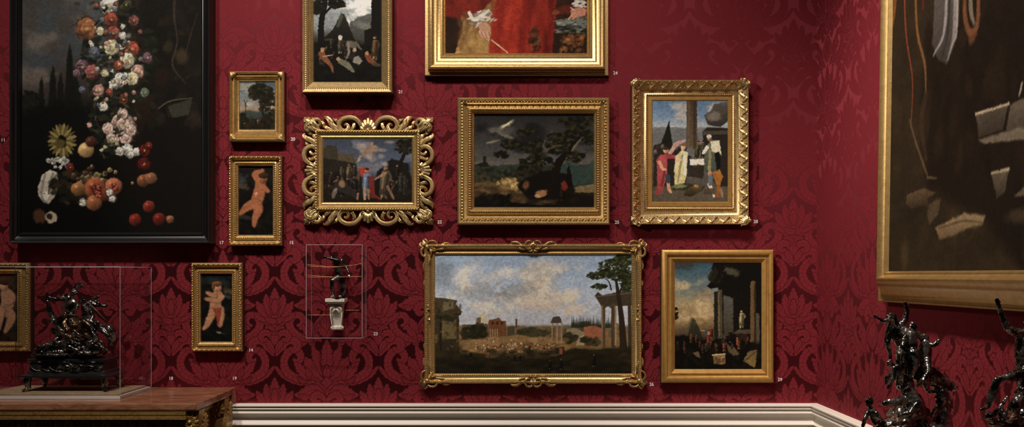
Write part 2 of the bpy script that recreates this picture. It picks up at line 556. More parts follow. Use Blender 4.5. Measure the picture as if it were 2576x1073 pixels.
# ---------------------------------------------------------------- brushwork: pigment laid on the canvas vertices
class Pic:
    def __init__(s, x0, y0, x1, y1, step, seed=1):
        s.xs = np.linspace(x0, x1, max(2, int(round((x1 - x0) / step)) + 1))
        s.ys = np.linspace(y0, y1, max(2, int(round((y1 - y0) / step)) + 1))
        s.X, s.Y = np.meshgrid(s.xs, s.ys)
        s.a = np.zeros(s.X.shape + (3,))
        s.r = random.Random(seed)
        s.seed = seed
        s.n1 = fbm(s.X / 9, s.Y / 9, seed, 3) - 0.5
        s.n2 = fbm(s.X / 40, s.Y / 40, seed + 50, 4) - 0.5

    def grad(s, stops, wob=0.0, sc=40):
        y = s.Y + wob * (fbm(s.X / sc, s.Y / sc, s.seed + 9) - 0.5)
        ps = [p for p, c in stops]
        for k in range(3):
            s.a[..., k] = np.interp(y, ps, [c[k] / 255 for p, c in stops])

    def sl(s, x0, x1, y0, y1):
        i0, i1 = np.searchsorted(s.xs, x0), np.searchsorted(s.xs, x1)
        j0, j1 = np.searchsorted(s.ys, y0), np.searchsorted(s.ys, y1)
        return (slice(j0, j1), slice(i0, i1)) if i1 > i0 and j1 > j0 else None

    def mix(s, k, m, col):
        m = m[..., None]
        s.a[k] = s.a[k] * (1 - m) + np.array(col) / 255 * m

    def ell(s, cx, cy, rx, ry, col, rot=0.0, soft=0.3, al=1.0, ns=0.3, sh=0.0):
        R = max(rx, ry) * (1.2 + ns + soft) + 2
        k = s.sl(cx - R, cx + R, cy - R, cy + R)
        if k is None: return
        dx, dy = s.X[k] - cx, s.Y[k] - cy
        c, q = math.cos(rot), math.sin(rot)
        u, v = (dx * c + dy * q) / rx, (-dx * q + dy * c) / ry
        r = np.hypot(u, v) + ns * s.n1[k] * 2
        m = np.clip((1 - r) / soft + 0.5, 0, 1) * al
        if sh:
            f = np.clip(1 + sh * (-(dx / rx) * 0.5 - (dy / ry) * 0.8), 0.25, 1.9)[..., None]
            m = m[..., None]
            s.a[k] = s.a[k] * (1 - m) + np.clip(np.array(col) / 255 * f, 0, 1) * m
        else:
            s.mix(k, m, col)

    def poly(s, pts, col, soft=1.6, al=1.0, ns=0.0, col2=None):
        """filled polygon; col2 = colour at its foot"""
        P = np.array(pts, dtype=float)
        e = soft + ns * 4 + 2
        k = s.sl(P[:, 0].min() - e, P[:, 0].max() + e, P[:, 1].min() - e, P[:, 1].max() + e)
        if k is None: return
        X, Y = s.X[k] + ns * 8 * s.n1[k], s.Y[k] + ns * 8 * s.n1[k][::-1]
        ins = np.zeros(X.shape, bool)
        D = np.full(X.shape, 1e9)
        n = len(P)
        for i in range(n):
            ax, ay = P[i]; bx, by = P[(i + 1) % n]
            if ay != by:
                ins ^= ((ay > Y) != (by > Y)) & (X < (bx - ax) * (Y - ay) / (by - ay) + ax)
            dx, dy = bx - ax, by - ay
            h = np.clip(((X - ax) * dx + (Y - ay) * dy) / (dx * dx + dy * dy + 1e-9), 0, 1)
            D = np.minimum(D, np.hypot(X - ax - h * dx, Y - ay - h * dy))
        m = np.clip(np.where(ins, D, -D) / soft + 0.5, 0, 1) * al
        if col2 is None:
            s.mix(k, m, col)
        else:
            f = np.clip((s.Y[k] - P[:, 1].min()) / max(1, np.ptp(P[:, 1])), 0, 1)[..., None]
            m = m[..., None]
            s.a[k] = s.a[k] * (1 - m) + (np.array(col) * (1 - f) + np.array(col2) * f) / 255 * m

    def line(s, pts, w, col, al=1.0, soft=1.2):
        P = resample(pts, max(4, 6 * (len(pts) - 1) + 1)) if len(pts) > 2 else np.array(pts, dtype=float)
        n = len(P)
        wv = np.interp(np.linspace(0, 1, n), np.linspace(0, 1, len(w)), w) if hasattr(w, '__len__') else np.full(n, w)
        e = wv.max() + soft + 2
        k = s.sl(P[:, 0].min() - e, P[:, 0].max() + e, P[:, 1].min() - e, P[:, 1].max() + e)
        if k is None: return
        X, Y = s.X[k], s.Y[k]
        m = np.zeros(X.shape)
        for i in range(n - 1):
            ax, ay = P[i]; bx, by = P[i + 1]
            dx, dy = bx - ax, by - ay
            h = np.clip(((X - ax) * dx + (Y - ay) * dy) / (dx * dx + dy * dy + 1e-9), 0, 1)
            d = np.hypot(X - ax - h * dx, Y - ay - h * dy)
            m = np.maximum(m, np.clip((wv[i] + (wv[i + 1] - wv[i]) * h - d) / soft + 0.5, 0, 1))
        s.mix(k, m * al, col)

    def dabs(s, x0, x1, y0, y1, n, cols, r0, r1, el=2.0, rot=(0, 3.14), al=0.7, inside=None):
        for _ in range(n):
            x, y = s.r.uniform(x0, x1), s.r.uniform(y0, y1)
            if inside and not inside(x, y): continue
            r = s.r.uniform(r0, r1)
            s.ell(x, y, r * el, r, s.r.choice(cols), s.r.uniform(*rot), 0.6, al * s.r.uniform(0.5, 1), 0.3)

    def clouds(s, y0, y1, sc, lo, hi, col, al=1.0, sx=1.0, x0=-1e9, x1=1e9, seed=3, fade=40):
        n = fbm(s.X / sc / sx, s.Y / sc, s.seed + seed, 5)
        m = np.clip((n - lo) / (hi - lo), 0, 1)
        f = lambda v, a, b: np.clip((v - a) / fade, 0, 1) * np.clip((b - v) / fade, 0, 1)
        m = m * m * (3 - 2 * m) * f(s.Y, y0, y1) * f(s.X, x0, x1) * al
        s.mix((slice(None), slice(None)), m, col)

    def foliage(s, cx, cy, rx, ry, n, cols, r0=2, r1=5, al=0.85):
        for _ in range(n):
            a, q = s.r.uniform(0, 2 * PI), math.sqrt(s.r.random())
            r = s.r.uniform(r0, r1)
            s.ell(cx + rx * q * math.cos(a), cy + ry * q * math.sin(a), r * 1.7, r, s.r.choice(cols), s.r.uniform(-0.7, 0.7), 0.5, al, 0.5)

    def flower(s, x, y, r, col, pet=7, heart=(190, 160, 60)):
        dk = tuple(c * 0.45 for c in col)
        s.ell(x, y, r * 1.05, r * 1.0, dk, 0, 0.3, 0.9, 0.5)
        for ring, rr in ((0.62, 0.48), (0.28, 0.36)):
            o = s.r.uniform(0, 6)
            for i in range(pet):
                a = o + 2 * PI * i / pet
                g = s.r.uniform(0.68, 1.12)
                s.ell(x + r * ring * math.cos(a), y + r * ring * math.sin(a), r * rr, r * rr * 0.62,
                      tuple(min(255, c * g) for c in col), a + 1.2, 0.35, 0.95, 0.25, 0.35)
        if heart: s.ell(x, y, r * 0.16, r * 0.16, heart, 0, 0.5, 0.8, 0.2)

    def fruit(s, x, y, r, col):
        s.ell(x, y, r, r * 0.93, col, 0, 0.22, 1, 0.08, 0.5)
        s.ell(x - r * 0.3, y - r * 0.35, r * 0.22, r * 0.16, tuple(min(255, c * 1.7 + 25) for c in col), 0.6, 0.8, 0.6, 0.2)

    def folk(s, x, y, h, robe, skin=(150, 110, 80), lean=0.0, hair=(45, 32, 24), arm=None, cloak=None):
        """small generic standing or leaning figure: foot at (x, y), height h"""
        t = lean * h
        dk = tuple(c * 0.5 for c in robe)
        s.poly([(x - .13 * h, y), (x + .12 * h, y), (x + .15 * h + t * .6, y - .45 * h), (x + .11 * h + t, y - .8 * h),
                (x - .1 * h + t, y - .8 * h), (x - .15 * h + t * .6, y - .42 * h)], robe, 1.5, 1, .3, dk)
        s.line([(x + .05 * h + t, y - .7 * h), (x + .06 * h + t * .5, y - .4 * h), (x + .02 * h, y - .05 * h)], [.03 * h, .035 * h, .02 * h], dk, .7)
        s.line([(x - .05 * h + t, y - .66 * h), (x - .07 * h + t * .5, y - .3 * h)], [.02 * h, .03 * h], tuple(min(255, c * 1.3) for c in robe), .6)
        s.line([(x + .10 * h + t, y - .74 * h), (x + .17 * h + t * .8, y - .58 * h), (x + .08 * h + t * .6, y - .46 * h)], [.045 * h, .04 * h, .028 * h], tuple(c * .8 for c in robe), .95)
        s.line([(x - .05 * h, y - .08 * h), (x - .07 * h, y)], [.03 * h, .022 * h], skin, .9); s.line([(x + .05 * h, y - .08 * h), (x + .08 * h, y)], [.03 * h, .022 * h], tuple(c * .7 for c in skin), .9)
        s.line([(x + .09 * h + t, y - .7 * h), (x + .10 * h, y - .1 * h)], [.03 * h, .045 * h], tuple(c * .4 for c in robe), .75, .04 * h)
        if cloak: s.poly([(x - .14 * h + t, y - .8 * h), (x + t, y - .78 * h), (x - .06 * h, y - .2 * h), (x - .2 * h, y - .1 * h)], cloak, 1.5, .9, .3)
        s.ell(x + t * 1.15, y - .9 * h, .062 * h, .075 * h, skin, 0, .35, 1, .1, .3)
        s.ell(x + t * 1.2, y - .945 * h, .066 * h, .045 * h, hair, 0, .4, .9, .3)
        if arm: s.line([(x + t, y - .74 * h), (x + t + arm[0] * .55 * h, y - .66 * h + arm[1] * .2 * h), (x + t + arm[0] * h, y - .66 * h + arm[1] * h)], [.04 * h, .035 * h, .025 * h], skin, .95)

    def finish(s, grain=0.10, blotch=0.10, gain=1.0, sat=1.0, warp=0.9, con=1.0):
        """broken brushwork: edges wander, tone flickers, canvas grain"""
        dx = s.xs[1] - s.xs[0]
        h, w = s.X.shape
        wx = (fbm(s.X / 5, s.Y / 5, s.seed + 21, 2) - 0.5) * 2 * warp * 1.6 / dx
        wy = (fbm(s.X / 5, s.Y / 5, s.seed + 31, 2) - 0.5) * 2 * warp * 1.6 / dx
        J, I = np.mgrid[0:h, 0:w]
        s.a = s.a[np.clip(np.rint(J + wy), 0, h - 1).astype(int), np.clip(np.rint(I + wx), 0, w - 1).astype(int)]
        g = np.random.RandomState(s.seed + 7).rand(h, w) - 0.5
        st = fbm(s.X / 5, s.Y / 4, s.seed + 41, 3) - 0.5
        f = 1 + grain * g + blotch * s.n2 + 0.10 * s.n1 + 0.26 * st
        s.a = np.clip(s.a * f[..., None], 0, 1)
        L = (s.a * np.array([.3, .6, .1])).sum(-1, keepdims=True)
        s.a = np.clip(L + (s.a - L) * sat, 0, 1)
        if con != 1.0: s.a = s.a * np.clip(L / 0.5, 0.02, 2) ** (con - 1)
        return np.minimum(gain * lin(np.clip(s.a, 0, 1)) / E0, 0.86).reshape(-1, 3)


def pic_flowers():                       # dusk garden still life
    p = Pic(52, -60, 512, 590, 1.35, 11)
    p.grad([(-60, (58, 60, 62)), (60, (74, 69, 66)), (180, (66, 58, 52)), (250, (58, 48, 42)), (300, (24, 20, 17)), (400, (15, 13, 11)), (590, (11, 9, 8))], 40)
    p.clouds(-60, 260, 60, .45, .68, (112, 102, 94), .8, 1.5, seed=2)
    p.clouds(-60, 200, 45, .5, .7, (60, 72, 82), .7, 1.3, seed=6, x1=300)
    p.ell(95, 175, 40, 22, (58, 66, 76), .1, .8, .7)
    p.ell(85, 215, 30, 14, (98, 78, 66), 0, .9, .6)
    m = np.clip((p.X - 245 + 40 * p.n2) / 120, 0, 1) * 0.93          # dark masonry and trees on the right
    p.mix((slice(None), slice(None)), m, (21, 17, 13))
    for x, y, w, h in ((175, 190, 14, 58), (132, 225, 13, 40), (103, 240, 9, 28), (152, 235, 12, 30), (190, 250, 22, 40)):
        p.poly([(x, y - h), (x + w * .5, y - h * .3), (x + w, y + 90), (x - w, y + 90), (x - w * .6, y - h * .3)], (21, 22, 18), 4, .95, .6)
    p.foliage(75, 265, 22, 14, 40, [(28, 30, 24), (22, 22, 18)], 3, 6)
    p.ell(150, 330, 110, 50, (15, 14, 12), 0, .6, .95)
    p.dabs(300, 505, -50, 330, 160, [(38, 30, 22), (30, 24, 18), (52, 40, 24), (24, 20, 16)], 4, 12, 2)
    p.line([(445, -20), (440, 60), (448, 130), (436, 185), (470, 230)], [3, 3, 2, 3, 1], (64, 50, 36), .8)
    p.line([(500, 60), (480, 120), (470, 160)], [1, 2, 1], (60, 46, 32), .7)
    p.ell(460, 165, 16, 18, (72, 52, 28), .4, .7, .8)
    p.ell(425, 140, 12, 14, (56, 46, 26), .4, .7, .8)
    p.ell(408, 215, 20, 22, (40, 24, 17), 0, .5, .9)
    p.poly([(425, 285), (488, 265), (478, 305), (436, 312)], (58, 56, 44), 3, .9, .4)
    p.line([(400, 290), (430, 272), (485, 264)], [1.5, 2, 1], (96, 80, 58), .8)
    p.line([(240, 262), (240, 315), (262, 350)], [2, 3, 2], (52, 34, 20), .9)
    p.poly([(300, 250), (385, 258), (378, 300), (358, 350), (366, 420), (320, 420), (318, 340), (296, 300)], (48, 29, 17), 4, .9, .4, (22, 14, 10))
    lv = [(26, 32, 22), (34, 40, 26), (20, 24, 18), (44, 44, 26)]
    p.foliage(300, 170, 95, 130, 200, lv, 3, 8)
    p.foliage(285, 330, 60, 70, 90, lv, 3, 7)
    W, R, PK, OR, CR, BL, PU = (205, 202, 186), (168, 62, 42), (196, 140, 122), (150, 84, 44), (196, 184, 140), (84, 96, 116), (120, 84, 96)
    for x, y, r, c in ((275, 40, 24, W), (318, 40, 17, (70, 66, 42)), (280, 76, 18, R), (338, 78, 14, (120, 66, 60)), (218, 98, 28, OR), (252, 104, 11, CR),
                       (286, 108, 18, (150, 64, 48)), (309, 115, 10, W), (282, 143, 20, CR), (308, 140, 9, W), (333, 146, 20, R), (237, 155, 15, BL), (322, 175, 20, (200, 196, 150)),
                       (298, 186, 12, R), (372, 168, 14, PU), (206, 190, 19, PU), (231, 202, 18, (170, 84, 78)), (264, 205, 10, CR), (347, 201, 18, PK), (303, 220, 17, W),
                       (334, 218, 17, CR), (286, 236, 12, W), (248, 246, 15, PK), (366, 252, 12, (96, 118, 92)), (260, 285, 12, W), (312, 268, 13, (110, 50, 30)),
                       (276, 250, 9, R), (206, 245, 9, BL), (192, 205, 10, PU)):
        p.flower(x, y, r, c)
    for x, y, r in ((300, 322, 20), (316, 330, 24), (286, 362, 19), (318, 360, 17), (272, 338, 15), (310, 303, 13), (332, 342, 14)):
        p.flower(x, y, r, (208, 168, 150), 8, None)
    for x, y, r in ((322, 390, 16), (302, 394, 11), (345, 394, 11), (330, 402, 9)):
        p.flower(x, y, r, W, 6)
    for _ in range(110):
        t = p.r.random(); x = 285 + p.r.gauss(0, 46) * (1 - .45 * t); y = 30 + 380 * t
        if p.r.random() < .45: p.flower(x, y, p.r.uniform(3, 7), p.r.choice([W, CR, PK, (150, 84, 70), (110, 110, 116), (176, 168, 130)]), 5)
        else: p.ell(x, y, p.r.uniform(5, 11), p.r.uniform(2, 4), p.r.choice(lv + [(58, 60, 36), (70, 66, 44)]), p.r.uniform(-1.5, 1.5), .5, .9, .4)
    p.flower(365, 392, 15, (110, 22, 16)); p.flower(364, 424, 17, (104, 22, 16)); p.flower(375, 380, 10, (120, 30, 18))
    for k in range(22):
        a = 2 * PI * k / 22
        p.ell(155 + 24 * math.cos(a), 368 + 28 * math.sin(a), 14, 4, (150, 130, 54) if k % 2 else (104, 88, 34), a, .4, .95, .3)
    p.ell(150, 374, 13, 12, (88, 70, 22), 0, .4, 1, .3)
    p.fruit(216, 390, 20, (186, 136, 70)); p.fruit(228, 370, 14, (80, 38, 24))
    for k in range(26): p.flower(p.r.uniform(118, 172), p.r.uniform(410, 432), p.r.uniform(3, 6), W if k % 2 else (168, 168, 160), 5)
    p.flower(176, 432, 11, (120, 36, 26))
    p.poly([(92, 478), (104, 450), (124, 438), (143, 444), (146, 470), (142, 492), (134, 506), (122, 520), (108, 516), (95, 500)], (196, 186, 168), 3, 1, .4, (150, 138, 120))
    p.ell(128, 478, 5, 28, (150, 138, 122), .15, .5, .6); p.ell(114, 500, 8, 12, (214, 206, 192), .4, .5, .8)
    for q in (((112, 448), (106, 470), (104, 492)), ((132, 446), (126, 466), (124, 492)), ((138, 452), (136, 480)), ((100, 490), (108, 512), (118, 518))): p.line(q, [2.5, 3.5, 1.5][:len(q)], (104, 94, 82), .6, 3)
    p.line([(124, 470), (120, 496)], [1.2, 1.5], (40, 34, 28), .8, 2); p.ell(110, 496, 2, 2, (30, 24, 20), 0, .4, .9, .1)
    p.ell(98, 550, 17, 17, (84, 44, 24), 0, .4, 1, .2); p.ell(127, 552, 16, 14, (168, 148, 118), .3, .25, 1, .2); p.ell(122, 550, 8, 7, (48, 34, 24), .3, .4, 1)
    p.foliage(200, 480, 70, 40, 90, [(44, 36, 18), (60, 46, 20), (28, 26, 16)], 4, 8)
    for k in range(40): p.fruit(p.r.gauss(236, 26), p.r.gauss(452, 12), p.r.uniform(4, 7), p.r.choice([(128, 108, 58), (74, 48, 32), (98, 92, 48)]))
    for x, y, r, c in ((238, 482, 27, (150, 66, 32)), (286, 478, 22, (164, 82, 44)), (196, 484, 18, (140, 84, 36)), (260, 498, 16, (120, 48, 22)), (236, 518, 20, (146, 76, 36)),
                       (362, 464, 16, (120, 62, 30)), (382, 458, 15, (130, 74, 40)), (376, 526, 15, (130, 36, 20)), (341, 558, 16, (128, 28, 18)), (402, 556, 16, (116, 24, 16)), (430, 557, 10, (132, 74, 38))):
        p.fruit(x, y, r, c)
    for x, y, r in ((242, 484, 15), (287, 480, 12), (246, 496, 12)):
        p.ell(x, y, r, r * .8, (96, 22, 14), .3, .4, .9, .4)
        for k in range(14): p.ell(x + p.r.uniform(-r, r) * .7, y + p.r.uniform(-r, r) * .6, 2, 2, (206, 92, 60), 0, .5, .8, .1)
    for x, y in ((208, 516), (283, 508), (276, 492)): p.flower(x, y, 9, W, 5)
    return p, p.finish(gain=.72, sat=.68, con=1.05)


def pic_small_wood():                    # small wooded valley
    p = Pic(600, 202, 695, 330, 1.25, 12)
    p.grad([(202, (62, 76, 86)), (245, (104, 112, 116)), (275, (130, 114, 98)), (288, (48, 46, 36)), (330, (20, 18, 13))], 10, 20)
    p.clouds(202, 290, 22, .45, .65, (150, 142, 130), .7, 1.5, fade=10)
    p.poly([(600, 286), (625, 278), (650, 283), (695, 280), (695, 300), (600, 300)], (50, 62, 60), 3, .8, .4)
    p.foliage(656, 232, 32, 22, 110, [(30, 28, 16), (22, 22, 14), (48, 40, 20)], 2, 5)
    p.foliage(675, 262, 20, 40, 90, [(22, 20, 13), (34, 30, 17)], 2, 5)
    p.line([(664, 300), (660, 260), (655, 240)], [3, 2, 1], (36, 28, 18))
    p.line([(614, 296), (618, 270), (613, 252)], [1.6, 1.2, .8], (44, 34, 24)); p.line([(618, 270), (616, 262), (622, 254)], [1, .7], (44, 34, 24))
    p.foliage(608, 300, 12, 12, 40, [(20, 20, 13), (34, 30, 18)], 2, 4)
    p.dabs(600, 695, 300, 330, 80, [(28, 24, 15), (16, 14, 10), (44, 36, 22)], 2, 5)
    p.folk(649, 315, 16, (130, 92, 62), (160, 120, 86)); p.folk(655, 313, 12, (70, 52, 36)); p.ell(613, 312, 5, 2, (96, 84, 66), 0, .5, .7)
    return p, p.finish(gain=.9, con=1.1)


def pic_camp():                          # travellers resting before hills
    p = Pic(785, -90, 964, 212, 1.3, 13)
    p.grad([(-90, (104, 116, 124)), (20, (134, 142, 146)), (70, (110, 116, 118)), (90, (72, 72, 66)), (120, (32, 28, 22)), (212, (13, 11, 9))], 16)
    p.clouds(-90, 75, 40, .36, .56, (226, 222, 214), .95, 1.4, seed=4, x0=830, fade=20)
    p.clouds(-90, 60, 26, .5, .7, (100, 118, 134), .8, 1.6, seed=8)
    p.poly([(880, 58), (905, 46), (930, 38), (964, 34), (964, 110), (880, 100)], (84, 86, 84), 3, .95, .5, (60, 58, 50))
    p.ell(918, 68, 26, 10, (108, 106, 100), .3, .7, .7)
    p.poly([(812, 100), (836, 78), (858, 36), (866, 40), (895, 108)], (46, 46, 38), 2, 1, .3, (24, 22, 16))
    p.poly([(845, 70), (857, 34), (864, 44), (852, 72)], (76, 76, 66), 2, .8, .3)
    p.poly([(938, -90), (964, -90), (964, 160), (918, 120), (918, 80), (936, 74)], (22, 19, 15), 2, 1, .3)
    p.line([(806, 120), (806, 60), (815, 10), (812, -60)], [9, 7, 7, 6], (22, 17, 12))
    p.line([(811, 40), (840, 14), (856, 4)], [3, 2, 1], (22, 17, 12))
    for a in ((812, -20, 34, 30), (846, 14, 20, 13), (796, 22, 14, 16), (835, -10, 26, 16)):
        p.foliage(*a, 60, [(26, 24, 15), (38, 34, 20), (18, 16, 11)], 2, 5)
    p.poly([(785, 112), (840, 104), (900, 112), (964, 130), (964, 212), (785, 212)], (19, 16, 12), 4, .95, .5, (11, 9, 8))
    p.dabs(785, 964, 130, 212, 120, [(30, 25, 17), (16, 14, 10), (24, 20, 14)], 3, 8)
    for _ in range(12):
        p.folk(p.r.uniform(800, 955), p.r.uniform(124, 172), p.r.uniform(16, 30), p.r.choice([(64, 48, 34), (50, 46, 38), (84, 58, 40), (72, 66, 56)]), (116, 86, 62), p.r.uniform(-.35, .35), (34, 26, 20), p.r.choice([None, (.3, .1), (-.3, .12)]))
    p.folk(855, 138, 44, (82, 72, 58), (168, 146, 118)); p.ell(855, 98, 5, 7, (186, 176, 160), 0, .4, .9)
    p.folk(832, 124, 26, (70, 56, 40), (120, 92, 62)); p.folk(946, 152, 60, (104, 72, 42), (150, 108, 72))
    p.ell(884, 116, 15, 10, (96, 86, 74), .5, .4, .9); p.line([(876, 112), (878, 136), (872, 150)], [4, 3, 2], (112, 102, 90)); p.line([(896, 112), (910, 128)], [4, 2], (90, 80, 70))
    p.line([(806, 140), (818, 154), (832, 170), (836, 186)], [8, 7, 4, 2], (120, 66, 40)); p.ell(809, 130, 5, 6, (150, 108, 74)); p.line([(812, 146), (836, 142)], [2, 1], (150, 108, 74))
    p.line([(856, 158), (874, 168), (890, 184)], [7, 8, 3], (98, 94, 76)); p.ell(851, 152, 5, 5, (140, 112, 84))
    p.poly([(888, 146), (902, 144), (914, 158), (904, 168), (888, 160)], (128, 120, 108), 2, .9, .4); p.ell(892, 130, 5, 6, (150, 122, 96)); p.line([(890, 138), (886, 148)], [5, 6], (40, 34, 30))
    p.line([(926, 144), (934, 156), (946, 162)], [7, 7, 3], (122, 62, 32)); p.ell(925, 137, 4, 5, (150, 108, 74)); p.ell(948, 166, 12, 5, (84, 66, 46), .2, .5, .8)
    return p, p.finish(gain=.95, sat=.8, con=1.25)


def pic_robe():                          # lower half of a seated sitter in a red robe
    p = Pic(1117, -120, 1480, 138, 1.45, 14)
    p.grad([(-120, (70, 24, 16)), (0, (58, 30, 18)), (138, (40, 24, 14))], 30)
    p.dabs(1117, 1480, -120, 138, 150, [(60, 34, 18), (44, 22, 14), (78, 40, 22)], 6, 16, 2.4, al=.5)
    p.poly([(1117, -120), (1225, -120), (1235, 26), (1190, 40), (1160, 48), (1117, 38)], (138, 34, 22), 5, 1, .7, (120, 34, 24))
    p.dabs(1117, 1228, -100, 34, 60, [(158, 42, 26), (104, 24, 18), (134, 30, 20)], 5, 13, 2.6, (0.3, 1.4), .6)
    p.poly([(1165, 50), (1215, 20), (1252, -20), (1240, 60), (1245, 138), (1142, 138)], (134, 98, 52), 4, 1, .5, (168, 128, 70))
    p.poly([(1168, 50), (1176, 48), (1152, 138), (1144, 138)], (196, 150, 86), 3, .8, .3)
    p.dabs(1150, 1240, 50, 138, 40, [(118, 78, 38), (178, 136, 76)], 4, 9, 3, (1.1, 1.8), .5)
    p.poly([(1262, -120), (1395, -120), (1400, 0), (1392, 138), (1228, 138), (1236, 60), (1250, 6)], (172, 40, 24), 5, 1, .5, (176, 46, 28))
    p.poly([(1330, -120), (1400, -120), (1398, 138), (1340, 138), (1325, 40)], (118, 24, 18), 12, .75, .8)
    for x, c, w in ((1280, (196, 60, 36), 9), (1305, (190, 54, 32), 7), (1262, (150, 34, 22), 6), (1322, (120, 22, 16), 8), (1345, (140, 30, 22), 5), (1372, (150, 34, 22), 7), (1386, (88, 18, 14), 7)):
        p.line([(x + 6, -110), (x, 20), (x - 8, 80), (x - 10, 138)], [w * .6, w, w, w * 1.2], c, .6, 9)
    p.dabs(1235, 1395, -100, 138, 90, [(184, 50, 30), (160, 34, 22), (140, 28, 20)], 4, 10, 4, (1.3, 1.8), .35)
    p.ell(1345, 100, 14, 26, (74, 32, 18), 0, .6, .9, .6); p.dabs(1335, 1358, 70, 128, 60, [(132, 88, 42), (58, 24, 16), (104, 60, 30)], 1.2, 3, 2)
    for k in range(46):                                                     # lace cuff
        x, y = p.r.gauss(1208, 14), p.r.gauss(44, 9)
        p.ell(x, y, p.r.uniform(6, 13), p.r.uniform(1.5, 3.5), p.r.choice([(196, 188, 176), (150, 142, 134), (220, 212, 198), (112, 104, 98)]), p.r.uniform(-1, .4), .6, .8)
    p.line([(1178, 30), (1190, 48), (1212, 36), (1228, 24)], [4, 5, 5, 3], (206, 198, 186))
    p.poly([(1200, 62), (1220, 54), (1232, 66), (1234, 88), (1226, 98), (1208, 84)], (186, 140, 110), 3, 1, .2)
    for q in (((1206, 80), (1210, 90), (1216, 96)), ((1214, 82), (1220, 94), (1224, 100)), ((1224, 80), (1229, 92), (1228, 104))): p.line(q, [3.5, 3, 2], (196, 148, 118)); p.line([(a + 3, b) for a, b in q], [.8, .8], (104, 60, 44), .7)
    p.line([(1236, 102), (1258, 120), (1276, 134)], [1.6, 1.4, 1.2], (206, 180, 140))
    p.poly([(1396, 52), (1480, 42), (1480, 84), (1420, 82), (1400, 70)], (62, 66, 58), 2, 1, .3, (30, 32, 28))
    p.poly([(1396, 50), (1480, 38), (1480, 64), (1404, 64)], (130, 132, 120), 2, .8, .4)
    p.dabs(1396, 1480, 42, 84, 80, [(160, 162, 148), (34, 38, 34), (96, 100, 88)], 1, 3, 3, (-.3, .3))
    p.poly([(1395, 84), (1480, 86), (1480, 138), (1390, 138)], (48, 26, 14), 3, .95, .4); p.dabs(1412, 1470, 90, 138, 70, [(132, 76, 34), (74, 40, 20), (170, 110, 56)], 2, 5, 2)
    p.ell(1425, 22, 30, 12, (110, 38, 22), -.1, .5, .95, .3); p.ell(1400, 30, 9, 6, (146, 66, 40), -.2)
    p.poly([(1436, 24), (1462, 14), (1480, 22), (1476, 38), (1440, 46)], (190, 126, 100), 3, 1, .2)
    for q in (((1446, 30), (1438, 40), (1432, 47)), ((1456, 32), (1448, 42), (1444, 46))): p.line(q, [3, 2.5, 1.8], (202, 138, 110))
    for k in range(30): p.ell(p.r.gauss(1460, 9), p.r.gauss(4, 8), p.r.uniform(5, 10), p.r.uniform(1.5, 3.5), p.r.choice([(200, 192, 180), (150, 140, 128), (216, 208, 196)]), p.r.uniform(-.5, .9), .6, .85)
    return p, p.finish(gain=.66, sat=.88, con=1.15)


def pic_putto(x0, y0, x1, y1, seed, bg, sky, flesh, pose):
    """small nude child in a dark wood; pose in fractions of the canvas"""
    p = Pic(x0, y0, x1, y1, 1.2, seed)
    w, h = x1 - x0, y1 - y0
    p.grad([(y0, bg), (y0 + h * .5, tuple(c * .8 for c in bg)), (y1, tuple(c * .5 for c in bg))], 20)
    p.dabs(x0, x1, y0, y1, 140, [tuple(c * k for c in bg) for k in (.5, .8, 1.25)], 3, 9, 2, al=.6)
    q = lambda a: (x0 + a[0] * w, y0 + a[1] * h)
    for a in sky: p.ell(*q(a[:2]), a[2] * w, a[3] * w, a[4], .2, .8, .8, .6)
    dk = tuple(c * .55 for c in flesh)
    for part in pose:
        if part[0] == 'l':
            P = [q(a) for a in part[1]]
            p.line([(a + .018 * w, b + .006 * h) for a, b in P], [k * w * 1.04 for k in part[2]], dk, .9, 3)
            p.line(P, [k * w for k in part[2]], flesh, .95, 4)
        elif part[0] == 'e':
            p.ell(*q(part[1]), part[2] * w, part[3] * w, part[4], 0, .3, 1, .12, .35)
        else:
            p.poly([q(a) for a in part[1]], part[2], 3, .9, .4)
    for part in pose:
        if part[0] == 'f':
            x, y = q(part[1]); r = part[2] * w
            for e in (-.38, .38): p.ell(x + e * r, y - .05 * r, .16 * r, .10 * r, (44, 26, 18), 0, .5, .9, .1); p.line([(x + e * r - .2 * r, y - .26 * r), (x + e * r + .2 * r, y - .28 * r)], [.06 * r, .05 * r], (70, 42, 28), .7)
            p.line([(x, y), (x + .06 * r, y + .28 * r)], [.07 * r, .10 * r], (120, 72, 48), .6); p.line([(x - .2 * r, y + .52 * r), (x + .2 * r, y + .5 * r)], [.07 * r, .06 * r], (126, 52, 42), .9); p.ell(x - .45 * r, y + .35 * r, .2 * r, .16 * r, (196, 112, 86), 0, .9, .5)
    return p, p.finish(gain=.62, sat=.9, con=1.2)


